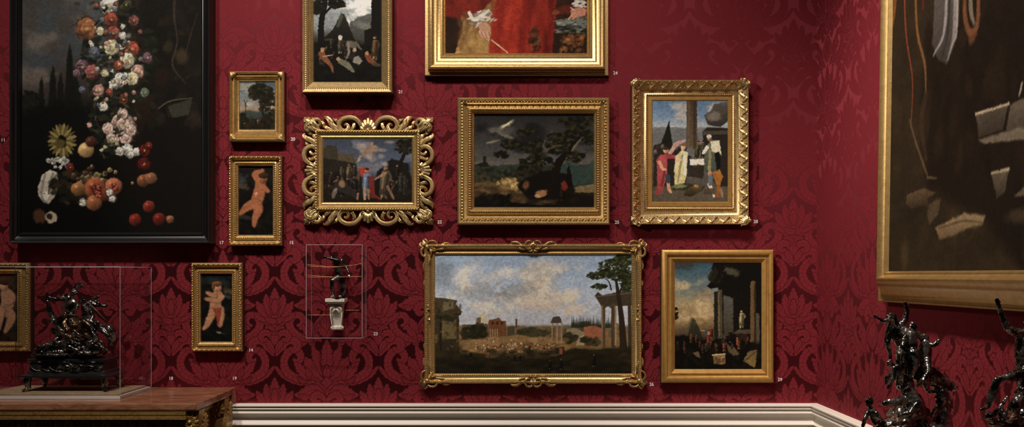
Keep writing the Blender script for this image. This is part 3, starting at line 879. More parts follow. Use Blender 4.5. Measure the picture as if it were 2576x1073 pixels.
def pic_meeting():                       # figures meeting before a town, light clouds above
    p = Pic(808, 344, 1041, 512, 1.2, 15)
    p.grad([(344, (58, 64, 80)), (400, (76, 86, 108)), (440, (72, 76, 88)), (462, (40, 34, 26)), (512, (22, 18, 13))], 12)
    p.clouds(344, 440, 30, .45, .65, (104, 108, 122), .8, 1.5, seed=3, fade=12)
    p.poly([(808, 372), (822, 362), (845, 366), (850, 400), (812, 420), (808, 420)], (62, 54, 40), 2, 1, .3)
    p.poly([(846, 384), (890, 386), (892, 408), (850, 412)], (84, 70, 48), 2, 1, .3); p.poly([(808, 395), (850, 402), (895, 410), (900, 450), (808, 470)], (40, 33, 25), 3, .95, .5)
    p.line([(1005, 440), (1012, 405), (1024, 375), (1038, 350)], [7, 5, 4, 4], (32, 25, 18)); p.foliage(1022, 366, 24, 18, 60, [(36, 32, 20), (26, 22, 15), (50, 44, 28)], 2, 4)
    for k in range(26): p.ell(p.r.gauss(925, 18), p.r.gauss(384, 14), p.r.uniform(6, 12), p.r.uniform(4, 8), p.r.choice([(150, 136, 128), (120, 104, 106), (168, 148, 128)]), 0, .9, .5)
    p.line([(932, 366), (922, 378), (905, 392)], [4, 6, 3], (138, 104, 78), .8, 3); p.ell(935, 359, 3.5, 4.5, (150, 116, 88)); p.line([(935, 372), (948, 380)], [3, 2], (128, 92, 68), .8, 2); p.ell(942, 374, 12, 7, (150, 120, 84), -.4, .8, .7, .5); p.line([(905, 392), (900, 404)], [3, 3], (150, 120, 96))
    p.poly([(950, 430), (985, 398), (1030, 410), (1040, 470), (1041, 500), (940, 490)], (30, 24, 19), 5, .95, .6)
    p.poly([(808, 440), (860, 430), (900, 455), (900, 500), (808, 505)], (30, 25, 19), 5, .9, .6)
    p.dabs(808, 1041, 450, 500, 110, [(46, 36, 26), (24, 20, 15), (60, 44, 32)], 2, 6)
    p.poly([(808, 494), (1041, 490), (1041, 512), (808, 512)], (36, 29, 20), 4, .8, .5)
    for a in ((874, 452, 44, (110, 88, 62), .05), (858, 450, 34, (88, 80, 66), -.05), (890, 448, 36, (74, 58, 44), 0), (826, 470, 40, (70, 42, 32), .1), (970, 462, 56, (70, 54, 44), 0), (1002, 460, 50, (44, 36, 30), 0)):
        p.folk(*a[:3], a[3], (150, 108, 78), a[4])
    for _ in range(16):
        x = p.r.choice([p.r.uniform(815, 900), p.r.uniform(955, 1035)])
        p.folk(x, p.r.uniform(478, 500), p.r.uniform(30, 52), p.r.choice([(58, 46, 38), (78, 66, 52), (44, 40, 42), (84, 60, 44), (66, 66, 62)]), p.r.choice([(120, 86, 62), (98, 70, 52)]), p.r.uniform(-.12, .12), (34, 26, 20), p.r.choice([None, (.25, .12), (-.25, .1)]))
    p.line([(852, 470), (880, 482), (895, 500)], [12, 10, 3], (50, 42, 38)); p.ell(858, 462, 9, 10, (142, 104, 74), .3, .4, .9); p.line([(900, 488), (898, 502)], [3, 2], (140, 100, 70))
    p.ell(838, 488, 6, 14, (112, 98, 84), .3, .4, .9); p.ell(842, 478, 4, 5, (120, 106, 92))
    p.poly([(900, 424), (916, 418), (928, 424), (926, 446), (908, 444)], (176, 50, 32), 2, 1, .3)
    p.folk(922, 500, 80, (104, 124, 152), (170, 128, 96)); p.poly([(926, 446), (938, 440), (944, 490), (962, 504), (934, 498)], (136, 36, 30), 2, .95, .3)
    p.line([(917, 476), (917, 502)], [4, 3], (160, 118, 88)); p.line([(926, 478), (928, 500)], [4, 3], (140, 96, 70))
    p.folk(966, 500, 88, (112, 92, 68), (156, 112, 80), .05, (70, 60, 52), (-.3, .1)); p.line([(976, 470), (992, 500)], [4, 3], (120, 86, 62)); p.ell(970, 412, 8, 6, (150, 150, 150), 0, .6, .7)
    return p, p.finish(gain=.8, sat=.8, con=1.2)


def pic_storm():                         # storm over a windswept oak
    p = Pic(1188, 281, 1499, 526, 1.3, 16)
    p.grad([(281, (44, 43, 42)), (340, (62, 60, 58)), (385, (78, 76, 74)), (412, (96, 92, 86)), (418, (52, 56, 52)), (450, (46, 46, 34)), (526, (34, 27, 19))], 14)
    p.clouds(281, 410, 40, .42, .66, (30, 30, 31), .85, 1.6, seed=5, fade=15); p.clouds(300, 410, 30, .55, .72, (110, 108, 104), .6, 2, seed=9, x0=1380, fade=20)
    for x, y, rx, ry, c, o in ((1278, 308, 14, 4, (168, 158, 126), -.6), (1262, 317, 12, 5, (184, 172, 136), -.5), (1247, 325, 11, 5, (150, 142, 118), -.2), (1262, 334, 12, 5, (140, 132, 108), .5), (1278, 342, 14, 4, (116, 110, 94), .4), (1240, 322, 14, 7, (96, 92, 84), -.3), (1270, 325, 22, 12, (84, 81, 76), 0)):
        p.ell(x, y, rx, ry, c, o, .9, .75, .7)
    p.line([(1284, 303), (1262, 316)], [1.5, 3], (204, 190, 150), .7, 4); p.line([(1222, 358), (1240, 354), (1254, 350)], [2, 3, 1], (134, 128, 108), .8, 4)
    p.poly([(1395, 430), (1430, 405), (1470, 420), (1499, 400), (1499, 470), (1395, 470)], (56, 74, 68), 4, .9, .6)
    p.poly([(1188, 420), (1300, 412), (1320, 440), (1188, 450)], (54, 64, 58), 4, .8, .6); p.poly([(1211, 414), (1212, 392), (1219, 392), (1220, 414)], (40, 36, 30), 1.5, 1); p.foliage(1212, 414, 12, 5, 16, [(36, 34, 26)], 2, 4)
    p.poly([(1188, 462), (1240, 452), (1300, 452), (1330, 500), (1310, 526), (1188, 526)], (116, 92, 58), 4, .9, .6, (70, 54, 34)); p.poly([(1440, 472), (1499, 464), (1499, 486), (1445, 486)], (130, 110, 78), 3, .85, .5)
    p.dabs(1188, 1340, 425, 456, 90, [(44, 44, 28), (60, 58, 38), (30, 30, 22), (78, 70, 46)], 2, 6)
    p.dabs(1250, 1300, 450, 476, 50, [(168, 142, 90), (120, 94, 56), (190, 166, 110)], 2, 5); p.dabs(1190, 1400, 470, 515, 90, [(132, 106, 68), (86, 64, 38), (54, 40, 26)], 2, 6, 3, (-.3, .3), .6)
    G = [(34, 33, 21), (24, 24, 16), (50, 46, 27), (62, 56, 33), (28, 26, 18)]
    p.poly([(1300, 470), (1330, 440), (1380, 430), (1440, 440), (1440, 500), (1330, 505)], (24, 19, 14), 5, .95, .6)
    p.line([(1372, 480), (1358, 420), (1352, 380), (1358, 350)], [11, 9, 6, 4], (28, 21, 15)); p.line([(1392, 490), (1402, 420), (1430, 380), (1462, 340)], [13, 10, 7, 3], (30, 22, 15)); p.line([(1352, 384), (1330, 366), (1312, 362)], [3, 2, 1], (28, 22, 15))
    for cx, cy, rx, ry, n in ((1325, 330, 24, 9, 50), (1290, 362, 30, 14, 80), (1258, 388, 17, 8, 36), (1340, 372, 30, 20, 80), (1352, 410, 45, 18, 100), (1325, 430, 30, 14, 60), (1418, 345, 40, 14, 90), (1450, 320, 30, 16, 70),
                              (1470, 300, 28, 12, 50), (1402, 372, 30, 14, 70), (1450, 395, 24, 14, 50), (1480, 340, 16, 16, 36), (1430, 300, 24, 8, 36)):
        p.foliage(cx, cy, rx, ry, n, G, 2, 4.5)
    p.line([(1372, 352), (1368, 366), (1376, 378)], [2, 2.5, 2], (92, 80, 60), .9); p.line([(1462, 350), (1448, 366), (1440, 378)], [2, 3, 2], (110, 98, 74), .8); p.line([(1370, 380), (1395, 366), (1420, 364)], [1, 2, 1], (96, 84, 58), .6)
    p.poly([(1428, 480), (1428, 430), (1432, 410), (1440, 440), (1444, 480)], (24, 18, 13), 2, .95, .3)
    p.folk(1416, 510, 52, (54, 34, 26), (120, 86, 60)); p.ell(1422, 468, 8, 12, (130, 48, 32), 0, .4, .95, .3); p.ell(1438, 482, 10, 10, (36, 26, 20), 0, .4, .9)
    p.ell(1362, 488, 15, 9, (160, 116, 80), -.2, .5, .9, .5); p.ell(1352, 496, 9, 4, (180, 140, 100), .2, .5, .8); p.ell(1322, 468, 8, 11, (136, 90, 52), .3, .6, .8); p.ell(1445, 506, 12, 7, (112, 92, 64), -.3, .5, .8)
    p.poly([(1188, 510), (1205, 496), (1260, 490), (1285, 512), (1330, 518), (1499, 522), (1499, 526), (1188, 526)], (17, 14, 11), 3, 1, .6); p.dabs(1192, 1280, 494, 520, 50, [(40, 36, 26), (18, 15, 11), (28, 25, 18)], 2, 6, 2.4, (-1, -.2))
    p.poly([(1400, 512), (1450, 490), (1499, 498), (1499, 526), (1400, 526)], (30, 23, 16), 4, .85, .5)
    return p, p.finish(gain=.85, con=1.3)


def pic_altar():                         # robed figures at a table beneath a column
    p = Pic(1636, 248, 1836, 512, 1.2, 17)
    p.grad([(248, (78, 108, 140)), (290, (98, 122, 148)), (316, (140, 148, 154)), (322, (104, 106, 106)), (400, (92, 90, 86)), (512, (66, 58, 46))], 4)
    p.clouds(248, 318, 26, .46, .66, (150, 144, 140), .9, 1.5, seed=3, x0=1680, fade=12)
    p.poly([(1640, 318), (1706, 318), (1730, 326), (1730, 380), (1640, 380)], (98, 100, 100), 2, .9, .2)
    p.poly([(1727, 248), (1754, 248), (1755, 372), (1726, 372)], (78, 62, 46), 2, 1, .1, (92, 76, 58)); p.line([(1748, 250), (1748, 370)], [4, 4], (56, 44, 33), .7, 4); p.line([(1733, 250), (1733, 370)], [3, 3], (104, 86, 64), .6, 4)
    p.poly([(1772, 286), (1790, 276), (1800, 258), (1836, 252), (1836, 300), (1815, 318), (1782, 312)], (88, 82, 74), 3, 1, .3, (54, 48, 42)); p.ell(1798, 290, 18, 12, (116, 108, 98), -.2, .6, .8)
    p.poly([(1768, 330), (1780, 318), (1836, 320), (1836, 520), (1776, 420), (1770, 350)], (44, 37, 31), 3, .97, .2); p.poly([(1768, 328), (1836, 326), (1836, 336), (1770, 338)], (80, 73, 64), 2, .8)
    p.poly([(1660, 360), (1681, 303), (1691, 365), (1690, 375), (1665, 375)], (34, 34, 27), 2, 1, .3); p.line([(1683, 302), (1670, 370)], [.8, .8], (30, 26, 20))
    p.poly([(1640, 365), (1665, 358), (1700, 368), (1726, 372), (1726, 470), (1640, 470)], (44, 33, 27), 4, .9, .5)
    for x, y in ((1652, 372), (1664, 368), (1690, 380), (1700, 372), (1646, 382)): p.ell(x, y, 5, 6, p.r.choice([(120, 90, 66), (90, 84, 80), (60, 46, 36)]), 0, .4, .95, .1, .3)
    p.line([(1684, 384), (1700, 362), (1722, 352)], [5, 6, 3], (160, 124, 116))
    p.poly([(1640, 476), (1836, 470), (1836, 512), (1640, 512)], (84, 74, 60), 3, .9, .3); p.poly([(1690, 470), (1725, 462), (1775, 470), (1765, 482), (1690, 480)], (52, 46, 34), 3, .9, .3)
    p.poly([(1650, 430), (1648, 400), (1660, 388), (1676, 392), (1676, 440), (1668, 470), (1664, 488), (1644, 494), (1650, 470)], (168, 72, 72), 2, 1, .3, (140, 56, 56)); p.line([(1668, 394), (1690, 394), (1706, 398)], [6, 5, 3], (156, 60, 62)); p.line([(1655, 410), (1668, 432), (1662, 470)], [2, 3, 2], (110, 40, 42), .8)
    p.ell(1673, 378, 7, 8, (176, 132, 100), 0, .3, 1, .1, .3); p.ell(1672, 373, 7, 4, (70, 46, 30)); p.line([(1656, 408), (1664, 424), (1672, 428)], [4, 4, 3], (178, 134, 102)); p.line([(1678, 445), (1680, 475), (1686, 486)], [5, 4, 3], (172, 126, 94)); p.line([(1677, 444), (1679, 458)], [6, 5], (52, 66, 80))
    p.poly([(1698, 392), (1716, 376), (1730, 384), (1728, 430), (1722, 462), (1696, 468), (1694, 430)], (184, 172, 132), 2, 1, .3, (160, 150, 104)); p.ell(1718, 370, 6, 8, (190, 150, 116), 0, .3, 1, .1, .2); p.ell(1719, 363, 7, 4, (120, 84, 50))
    p.line([(1716, 390), (1710, 420), (1704, 460)], [2, 3, 2], (120, 110, 74), .8); p.line([(1722, 396), (1724, 440)], [3, 3], (212, 204, 172), .7); p.line([(1700, 404), (1712, 402)], [4, 3], (190, 150, 116)); p.ell(1708, 470, 20, 5, (110, 116, 70), -.1, .5, .9)
    p.line([(1734, 395), (1733, 440)], [5, 6], (50, 50, 48)); p.poly([(1734, 400), (1772, 399), (1772, 418), (1756, 412), (1752, 424), (1736, 416)], (188, 180, 160), 2, 1, .2); p.poly([(1734, 416), (1774, 416), (1770, 450), (1738, 446)], (48, 40, 32), 3, .9)
    p.folk(1752, 400, 48, (88, 82, 50), (140, 108, 80), .1); p.folk(1770, 398, 46, (74, 66, 54), (140, 112, 88))
    p.poly([(1772, 420), (1776, 370), (1790, 350), (1812, 352), (1816, 372), (1808, 430), (1800, 436), (1776, 434)], (98, 104, 84), 2, 1, .3, (62, 72, 62)); p.poly([(1788, 354), (1812, 352), (1818, 392), (1812, 384), (1802, 386), (1792, 380)], (188, 176, 150), 2, .9, .3); p.line([(1788, 380), (1786, 428)], [3, 4], (122, 116, 76)); p.line([(1780, 370), (1770, 384)], [5, 4], (180, 172, 152))
    p.ell(1786, 346, 6, 8, (146, 114, 90), 0, .3, 1, .1, .3); p.ell(1785, 341, 7, 5, (172, 164, 150)); p.poly([(1800, 385), (1812, 380), (1816, 420), (1806, 432)], (22, 20, 19), 2, .9)
    p.poly([(1792, 436), (1812, 426), (1822, 446), (1816, 462), (1812, 500), (1804, 502), (1806, 470)], (152, 96, 40), 2, 1, .3, (120, 70, 28)); p.ell(1788, 438, 6, 7, (150, 110, 84), 0, .3, 1, .1, .3); p.line([(1786, 464), (1794, 482), (1798, 496)], [5, 4, 3], (170, 158, 140)); p.line([(1816, 480), (1820, 496)], [4, 3], (130, 92, 64)); p.line([(1790, 448), (1788, 464)], [6, 5], (84, 96, 106))
    p.poly([(1720, 494), (1728, 476), (1748, 466), (1768, 470), (1760, 486), (1736, 496)], (92, 80, 40), 2, .95, .4, (44, 36, 22)); p.ell(1752, 470, 7, 4, (140, 100, 60)); p.poly([(1772, 478), (1800, 474), (1800, 492), (1772, 490)], (70, 58, 44), 2, .9)
    return p, p.finish(gain=1.1, sat=.9, con=1.25)


def pic_forum():                         # wide view of ruins under a big summer sky
    p = Pic(1090, 634, 1593, 943, 1.35, 18)
    p.grad([(634, (112, 126, 144)), (700, (130, 142, 158)), (760, (140, 146, 156)), (815, (142, 144, 150)), (822, (86, 76, 60)), (850, (104, 84, 58)), (895, (82, 64, 42)), (908, (44, 36, 24)), (943, (20, 18, 12))], 8, 60)
    p.clouds(634, 800, 62, .40, .60, (142, 138, 132), .95, 1.5, seed=3, x0=1120, x1=1420, fade=50); p.clouds(640, 800, 44, .46, .62, (172, 164, 152), .85, 1.4, seed=7, x1=1480, fade=40)
    p.clouds(650, 770, 50, .50, .66, (98, 102, 108), .7, 1.5, seed=12, x0=1100, x1=1380, fade=40); p.ell(1110, 690, 26, 40, (92, 98, 104), 0, .9, .6)
    for x, y, rx, ry, c in ((1270, 682, 26, 14, (184, 178, 166)), (1225, 700, 34, 18, (150, 148, 146)), (1330, 690, 20, 12, (176, 172, 164)), (1180, 672, 24, 10, (158, 156, 154)), (1300, 730, 50, 16, (116, 116, 116)), (1360, 760, 60, 18, (158, 144, 132)), (1420, 746, 30, 14, (178, 164, 142)), (1440, 778, 30, 10, (176, 158, 138)), (1350, 712, 24, 9, (168, 156, 140)), (1200, 730, 50, 20, (118, 120, 122)), (1150, 700, 14, 14, (166, 164, 160))):
        p.ell(x, y, rx, ry, c, -.1, .9, .6, .8)
    D, Bn = (46, 40, 30), (70, 58, 42)
    x = 1160                                                                 # far roofs and groves
    while x < 1560:
        w = p.r.uniform(12, 30); t = p.r.uniform(806, 822) if x < 1250 or x > 1430 else p.r.uniform(818, 830)
        p.poly([(x, 850), (x, t), (x + w * .5, t - p.r.uniform(0, 5)), (x + w, t), (x + w, 850)], p.r.choice([D, Bn, (58, 54, 40), (84, 70, 50), (96, 78, 60)]), 1.5, .95, .2); x += w * .8
    p.foliage(1340, 838, 40, 10, 50, [(40, 42, 28), (54, 52, 34)], 3, 6); p.foliage(1190, 838, 34, 18, 70, [(28, 27, 18), (40, 36, 24)], 3, 6)
    p.poly([(1228, 848), (1228, 804), (1240, 802), (1252, 798), (1262, 806), (1272, 806), (1274, 848)], (88, 58, 38), 1.5, 1, .3); 
    for q in (1238, 1250, 1262): p.ell(q, 812, 3.5, 5, (46, 32, 24), 0, .3, .9, .1)
    for q in (1232, 1238, 1244, 1250): p.line([(q, 828), (q, 858)], [1.3, 1.3], (124, 110, 86), .9)
    p.poly([(1204, 812), (1205, 792), (1212, 786), (1222, 790), (1224, 812)], (150, 140, 118), 1.5, .9); p.poly([(1296, 824), (1296, 801), (1301, 801), (1301, 824)], (74, 60, 48), 1.2, 1); p.poly([(1196, 810), (1198, 798), (1208, 797), (1208, 812)], (80, 66, 48), 1.5, .9)
    for k in range(26):                                                      # pointed grove
        q = 1440 + k * 4.2; t = p.r.uniform(792, 806)
        p.poly([(q - 3, 824), (q, t), (q + 3, 824)], (36, 40, 30), 1.5, .95, .3)
    p.poly([(1468, 838), (1470, 822), (1500, 818), (1516, 826), (1530, 838), (1530, 850), (1470, 850)], (122, 78, 58), 2, .95, .3); p.poly([(1424, 850), (1426, 826), (1450, 824), (1470, 836), (1470, 850)], (112, 104, 84), 2, .9, .3); p.poly([(1450, 870), (1456, 846), (1470, 842), (1472, 868)], (132, 122, 100), 2, .8)
    p.foliage(1434, 850, 16, 12, 34, [(34, 34, 22), (48, 44, 28)], 3, 5); p.foliage(1488, 858, 24, 12, 40, [(36, 34, 22), (60, 52, 34)], 3, 5)
    p.poly([(1110, 862), (1180, 856), (1300, 842), (1330, 846), (1400, 858), (1440, 872), (1420, 890), (1330, 896), (1200, 902), (1150, 900)], (112, 90, 62), 4, .95, .5, (98, 76, 50))
    p.dabs(1150, 1420, 852, 895, 100, [(128, 104, 74), (92, 70, 46), (78, 60, 40)], 2, 6, 3.5, (-.15, .15), .6)
    for k in range(150):
        xx, yy = p.r.uniform(1195, 1400), p.r.gauss(874, 10)
        p.ell(xx, yy, p.r.uniform(1, 2.4), p.r.uniform(1, 2.2), p.r.choice([(166, 152, 126), (60, 46, 34), (140, 96, 66), (44, 36, 28), (184, 172, 150)]), 0, .5, .8, .2)
    for q in (1390, 1403, 1414): p.line([(q, 812), (q, 860)], [1.9, 2.1], (128, 110, 84), .95); p.line([(q + 1.2, 812), (q + 1.2, 860)], [.7, .8], (70, 58, 44), .8)
    p.poly([(1386, 812), (1388, 804), (1392, 796), (1408, 794), (1413, 803), (1414, 812)], (62, 54, 46), 1.4, 1, .2)
    p.poly([(1090, 746), (1118, 748), (1148, 754), (1144, 764), (1160, 782), (1158, 790), (1152, 794), (1150, 890), (1090, 890)], (58, 50, 36), 2, 1, .2, (40, 34, 24)); p.poly([(1108, 800), (1148, 800), (1148, 852), (1108, 852)], (84, 74, 50), 2, .9, .2); p.poly([(1112, 756), (1140, 760), (1136, 774), (1112, 782)], (94, 86, 66), 2, .8, .3)
    p.line([(1095, 800), (1152, 788)], [2, 2], (34, 28, 21)); p.line([(1106, 796), (1106, 890)], [3, 3], (30, 25, 19), .9); p.line([(1149, 800), (1150, 888)], [3.4, 3.4], (52, 40, 28)); p.foliage(1125, 804, 10, 10, 20, [(36, 36, 24)], 2, 5); p.dabs(1092, 1155, 750, 880, 70, [(72, 62, 44), (36, 30, 22), (92, 80, 56)], 1.5, 4, 2.5, al=.6)
    T = [(30, 33, 20), (42, 46, 26), (22, 24, 16), (58, 60, 34)]              # big tree and temple porch on the right
    p.poly([(1498, 742), (1506, 732), (1516, 740), (1593, 726), (1593, 766), (1516, 770)], (52, 45, 35), 2, 1, .3); p.line([(1500, 744), (1593, 734)], [1.5, 1.5], (88, 78, 60), .7)
    p.line([(1520, 770), (1520, 872)], [5, 5], (66, 56, 42)); p.line([(1517, 770), (1517, 870)], [1.5, 1.5], (110, 96, 72), .8); p.line([(1546, 768), (1546, 870)], [6, 6], (60, 50, 38)); p.line([(1551, 770), (1551, 868)], [2.4, 2.4], (120, 104, 78), .9)
    p.poly([(1520, 776), (1532, 768), (1544, 778), (1544, 770), (1520, 766)], (58, 50, 38), 1.5, 1); p.line([(1572, 890), (1566, 800), (1558, 740), (1552, 700)], [10, 7, 5, 3], (36, 29, 21)); p.line([(1586, 760), (1588, 870)], [4, 5], (48, 40, 30))
    p.line([(1540, 726), (1534, 706), (1522, 694)], [2, 1.5, 1], (40, 32, 24)); p.line([(1558, 740), (1574, 706), (1588, 690)], [3, 2, 1], (40, 32, 24))
    for a in ((1545, 668, 38, 20, 110), (1570, 650, 26, 16, 80), (1500, 690, 24, 9, 50), (1528, 684, 20, 10, 50), (1578, 700, 16, 34, 80), (1510, 718, 20, 6, 30), (1560, 690, 30, 14, 60)): p.foliage(*a[:4], int(a[4] * 2.6), T, 1.1, 2.8)
    p.poly([(1090, 890), (1140, 884), (1200, 900), (1290, 910), (1400, 896), (1440, 876), (1500, 880), (1593, 870), (1593, 943), (1090, 943)], (38, 32, 21), 5, .95, .6, (17, 15, 11)); p.dabs(1090, 1593, 884, 943, 180, [(46, 39, 25), (26, 23, 16), (34, 29, 19), (20, 18, 13)], 3, 9, 3, (-.2, .2), .6)
    p.poly([(1396, 876), (1420, 872), (1422, 890), (1398, 892)], (40, 33, 24), 2, .95); p.poly([(1408, 876), (1416, 876), (1416, 892), (1408, 892)], (112, 72, 50), 1.5, .9)
    for q, y, h, c in ((1182, 902, 18, (24, 22, 20)), (1228, 902, 17, (96, 78, 56)), (1292, 912, 19, (30, 24, 20)), (1308, 912, 20, (26, 22, 20)), (1332, 880, 14, (60, 40, 30)), (1384, 930, 24, (20, 18, 15)), (1412, 932, 30, (26, 22, 17)), (1496, 924, 34, (24, 21, 16)), (1368, 880, 12, (120, 60, 44))): p.folk(q, y, h, c, (104, 78, 56))
    return p, p.finish(.08, .05, sat=1.12, con=1.12, warp=.6, gain=1.42)


def pic_ruin():                          # figures among columns at sunset
    p = Pic(1692, 655, 1921, 932, 1.3, 19)
    p.grad([(655, (46, 76, 90)), (715, (88, 102, 104)), (760, (136, 122, 92)), (800, (128, 106, 74)), (840, (78, 64, 46)), (860, (24, 20, 15)), (932, (13, 11, 9))], 14)
    p.clouds(690, 820, 34, .46, .66, (160, 140, 106), .8, 1.3, seed=4, x1=1810, fade=20); p.ell(1712, 664, 34, 10, (56, 54, 50), 0, .8, .7); p.ell(1770, 740, 24, 14, (116, 106, 88), -.2, .9, .7)
    p.poly([(1718, 850), (1739, 797), (1748, 806), (1770, 858)], (66, 62, 44), 2.5, 1, .3, (38, 36, 26)); p.line([(1736, 802), (1722, 848)], [3, 4], (92, 84, 60), .7, 4)
    p.poly([(1793, 655), (1921, 655), (1921, 932), (1800, 870), (1812, 730), (1790, 700)], (20, 17, 13), 3, .97, .4)
    p.poly([(1820, 740), (1846, 748), (1846, 840), (1820, 848)], (84, 84, 80), 3, .95, .4, (66, 58, 46)); p.ell(1840, 680, 18, 10, (92, 88, 70), .4, .6, .7, .6); p.poly([(1775, 718), (1795, 700), (1812, 706), (1806, 720), (1790, 724)], (22, 18, 14), 2, 1, .4); p.foliage(1802, 690, 14, 24, 40, [(40, 38, 26), (24, 20, 15)], 2, 5)
    p.line([(1801, 735), (1801, 845)], [5, 5], (38, 34, 27)); p.line([(1811, 732), (1812, 848)], [6, 6], (74, 64, 46)); p.line([(1808, 735), (1809, 846)], [2, 2], (104, 92, 66), .8); p.line([(1852, 740), (1852, 830)], [5, 5], (26, 22, 17))
    p.line([(1897, 710), (1896, 884)], [6.5, 7], (96, 74, 48)); p.line([(1902, 712), (1902, 882)], [2.5, 2.5], (52, 40, 27), .9); p.line([(1909, 790), (1910, 890)], [4, 5], (78, 70, 56))
    p.poly([(1848, 836), (1858, 828), (1890, 828), (1890, 840), (1848, 840)], (74, 66, 50), 1.6, 1); p.poly([(1852, 840), (1884, 840), (1884, 874), (1852, 872)], (48, 32, 22), 2, 1, .3); p.folk(1867, 824, 48, (140, 124, 92), (160, 144, 110)); p.ell(1857, 790, 0.1, 0.1, (0, 0, 0))
    p.poly([(1692, 846), (1720, 842), (1770, 858), (1830, 850), (1921, 868), (1921, 932), (1692, 932)], (18, 15, 11), 4, .95, .6); p.dabs(1692, 1921, 858, 932, 130, [(32, 27, 19), (18, 15, 11), (26, 22, 15)], 2, 7)
    p.folk(1781, 876, 48, (124, 54, 44), (160, 118, 86), .03); p.line([(1784, 838), (1770, 832), (1762, 830)], [3, 2, 1.5], (150, 108, 80)); p.ell(1774, 838, 5, 6, (56, 74, 80)); p.folk(1789, 850, 30, (110, 50, 34), (150, 110, 80))
    p.folk(1736, 862, 26, (104, 72, 48), (130, 92, 64)); p.folk(1750, 862, 22, (80, 62, 46), (130, 92, 64)); p.poly([(1740, 888), (1756, 884), (1760, 902), (1750, 898)], (110, 96, 72), 2, .8)
    p.folk(1822, 884, 32, (136, 66, 48), (164, 124, 94)); p.folk(1838, 862, 34, (34, 30, 28), (120, 90, 66)); p.folk(1860, 878, 30, (142, 76, 48), (168, 126, 92), -.1); p.poly([(1828, 866), (1850, 876), (1862, 892), (1846, 896), (1832, 884)], (84, 74, 52), 2, .95, .3)
    for _ in range(14):
        p.folk(p.r.uniform(1700, 1880), p.r.uniform(862, 890), p.r.uniform(14, 24), p.r.choice([(70, 48, 36), (52, 44, 36), (92, 54, 40), (60, 60, 54)]), (112, 82, 60), p.r.uniform(-.2, .2), (34, 26, 20), p.r.choice([None, (.3, .1)]))
    p.poly([(1792, 894), (1824, 890), (1826, 914), (1816, 920), (1796, 916)], (124, 100, 66), 2, 1, .2, (84, 64, 42)); p.line([(1792, 894), (1824, 891)], [2, 2], (164, 140, 98)); p.dabs(1796, 1822, 900, 914, 20, [(70, 50, 32), (150, 122, 84)], 1, 2.5)
    p.poly([(1872, 910), (1884, 884), (1908, 880), (1906, 902), (1902, 926), (1886, 918)], (98, 82, 54), 2, 1, .4, (120, 98, 50)); p.line([(1874, 910), (1906, 884)], [1.4, 1.4], (60, 48, 33), .7)
    p.foliage(1696, 790, 5, 20, 16, [(30, 30, 20)], 1.5, 3)
    return p, p.finish(gain=1.0, sat=1.0, con=1.25)


def RW(px, py, X=1.503):
    """photo pixel -> units of 2 mm on the right wall's canvas (along the wall, downwards)"""
    d = X * FPX / (px - PPX)
    return ((CAMD - d) / 0.002, -(CAMZ + (PPY - py) / FPX * d) / 0.002)


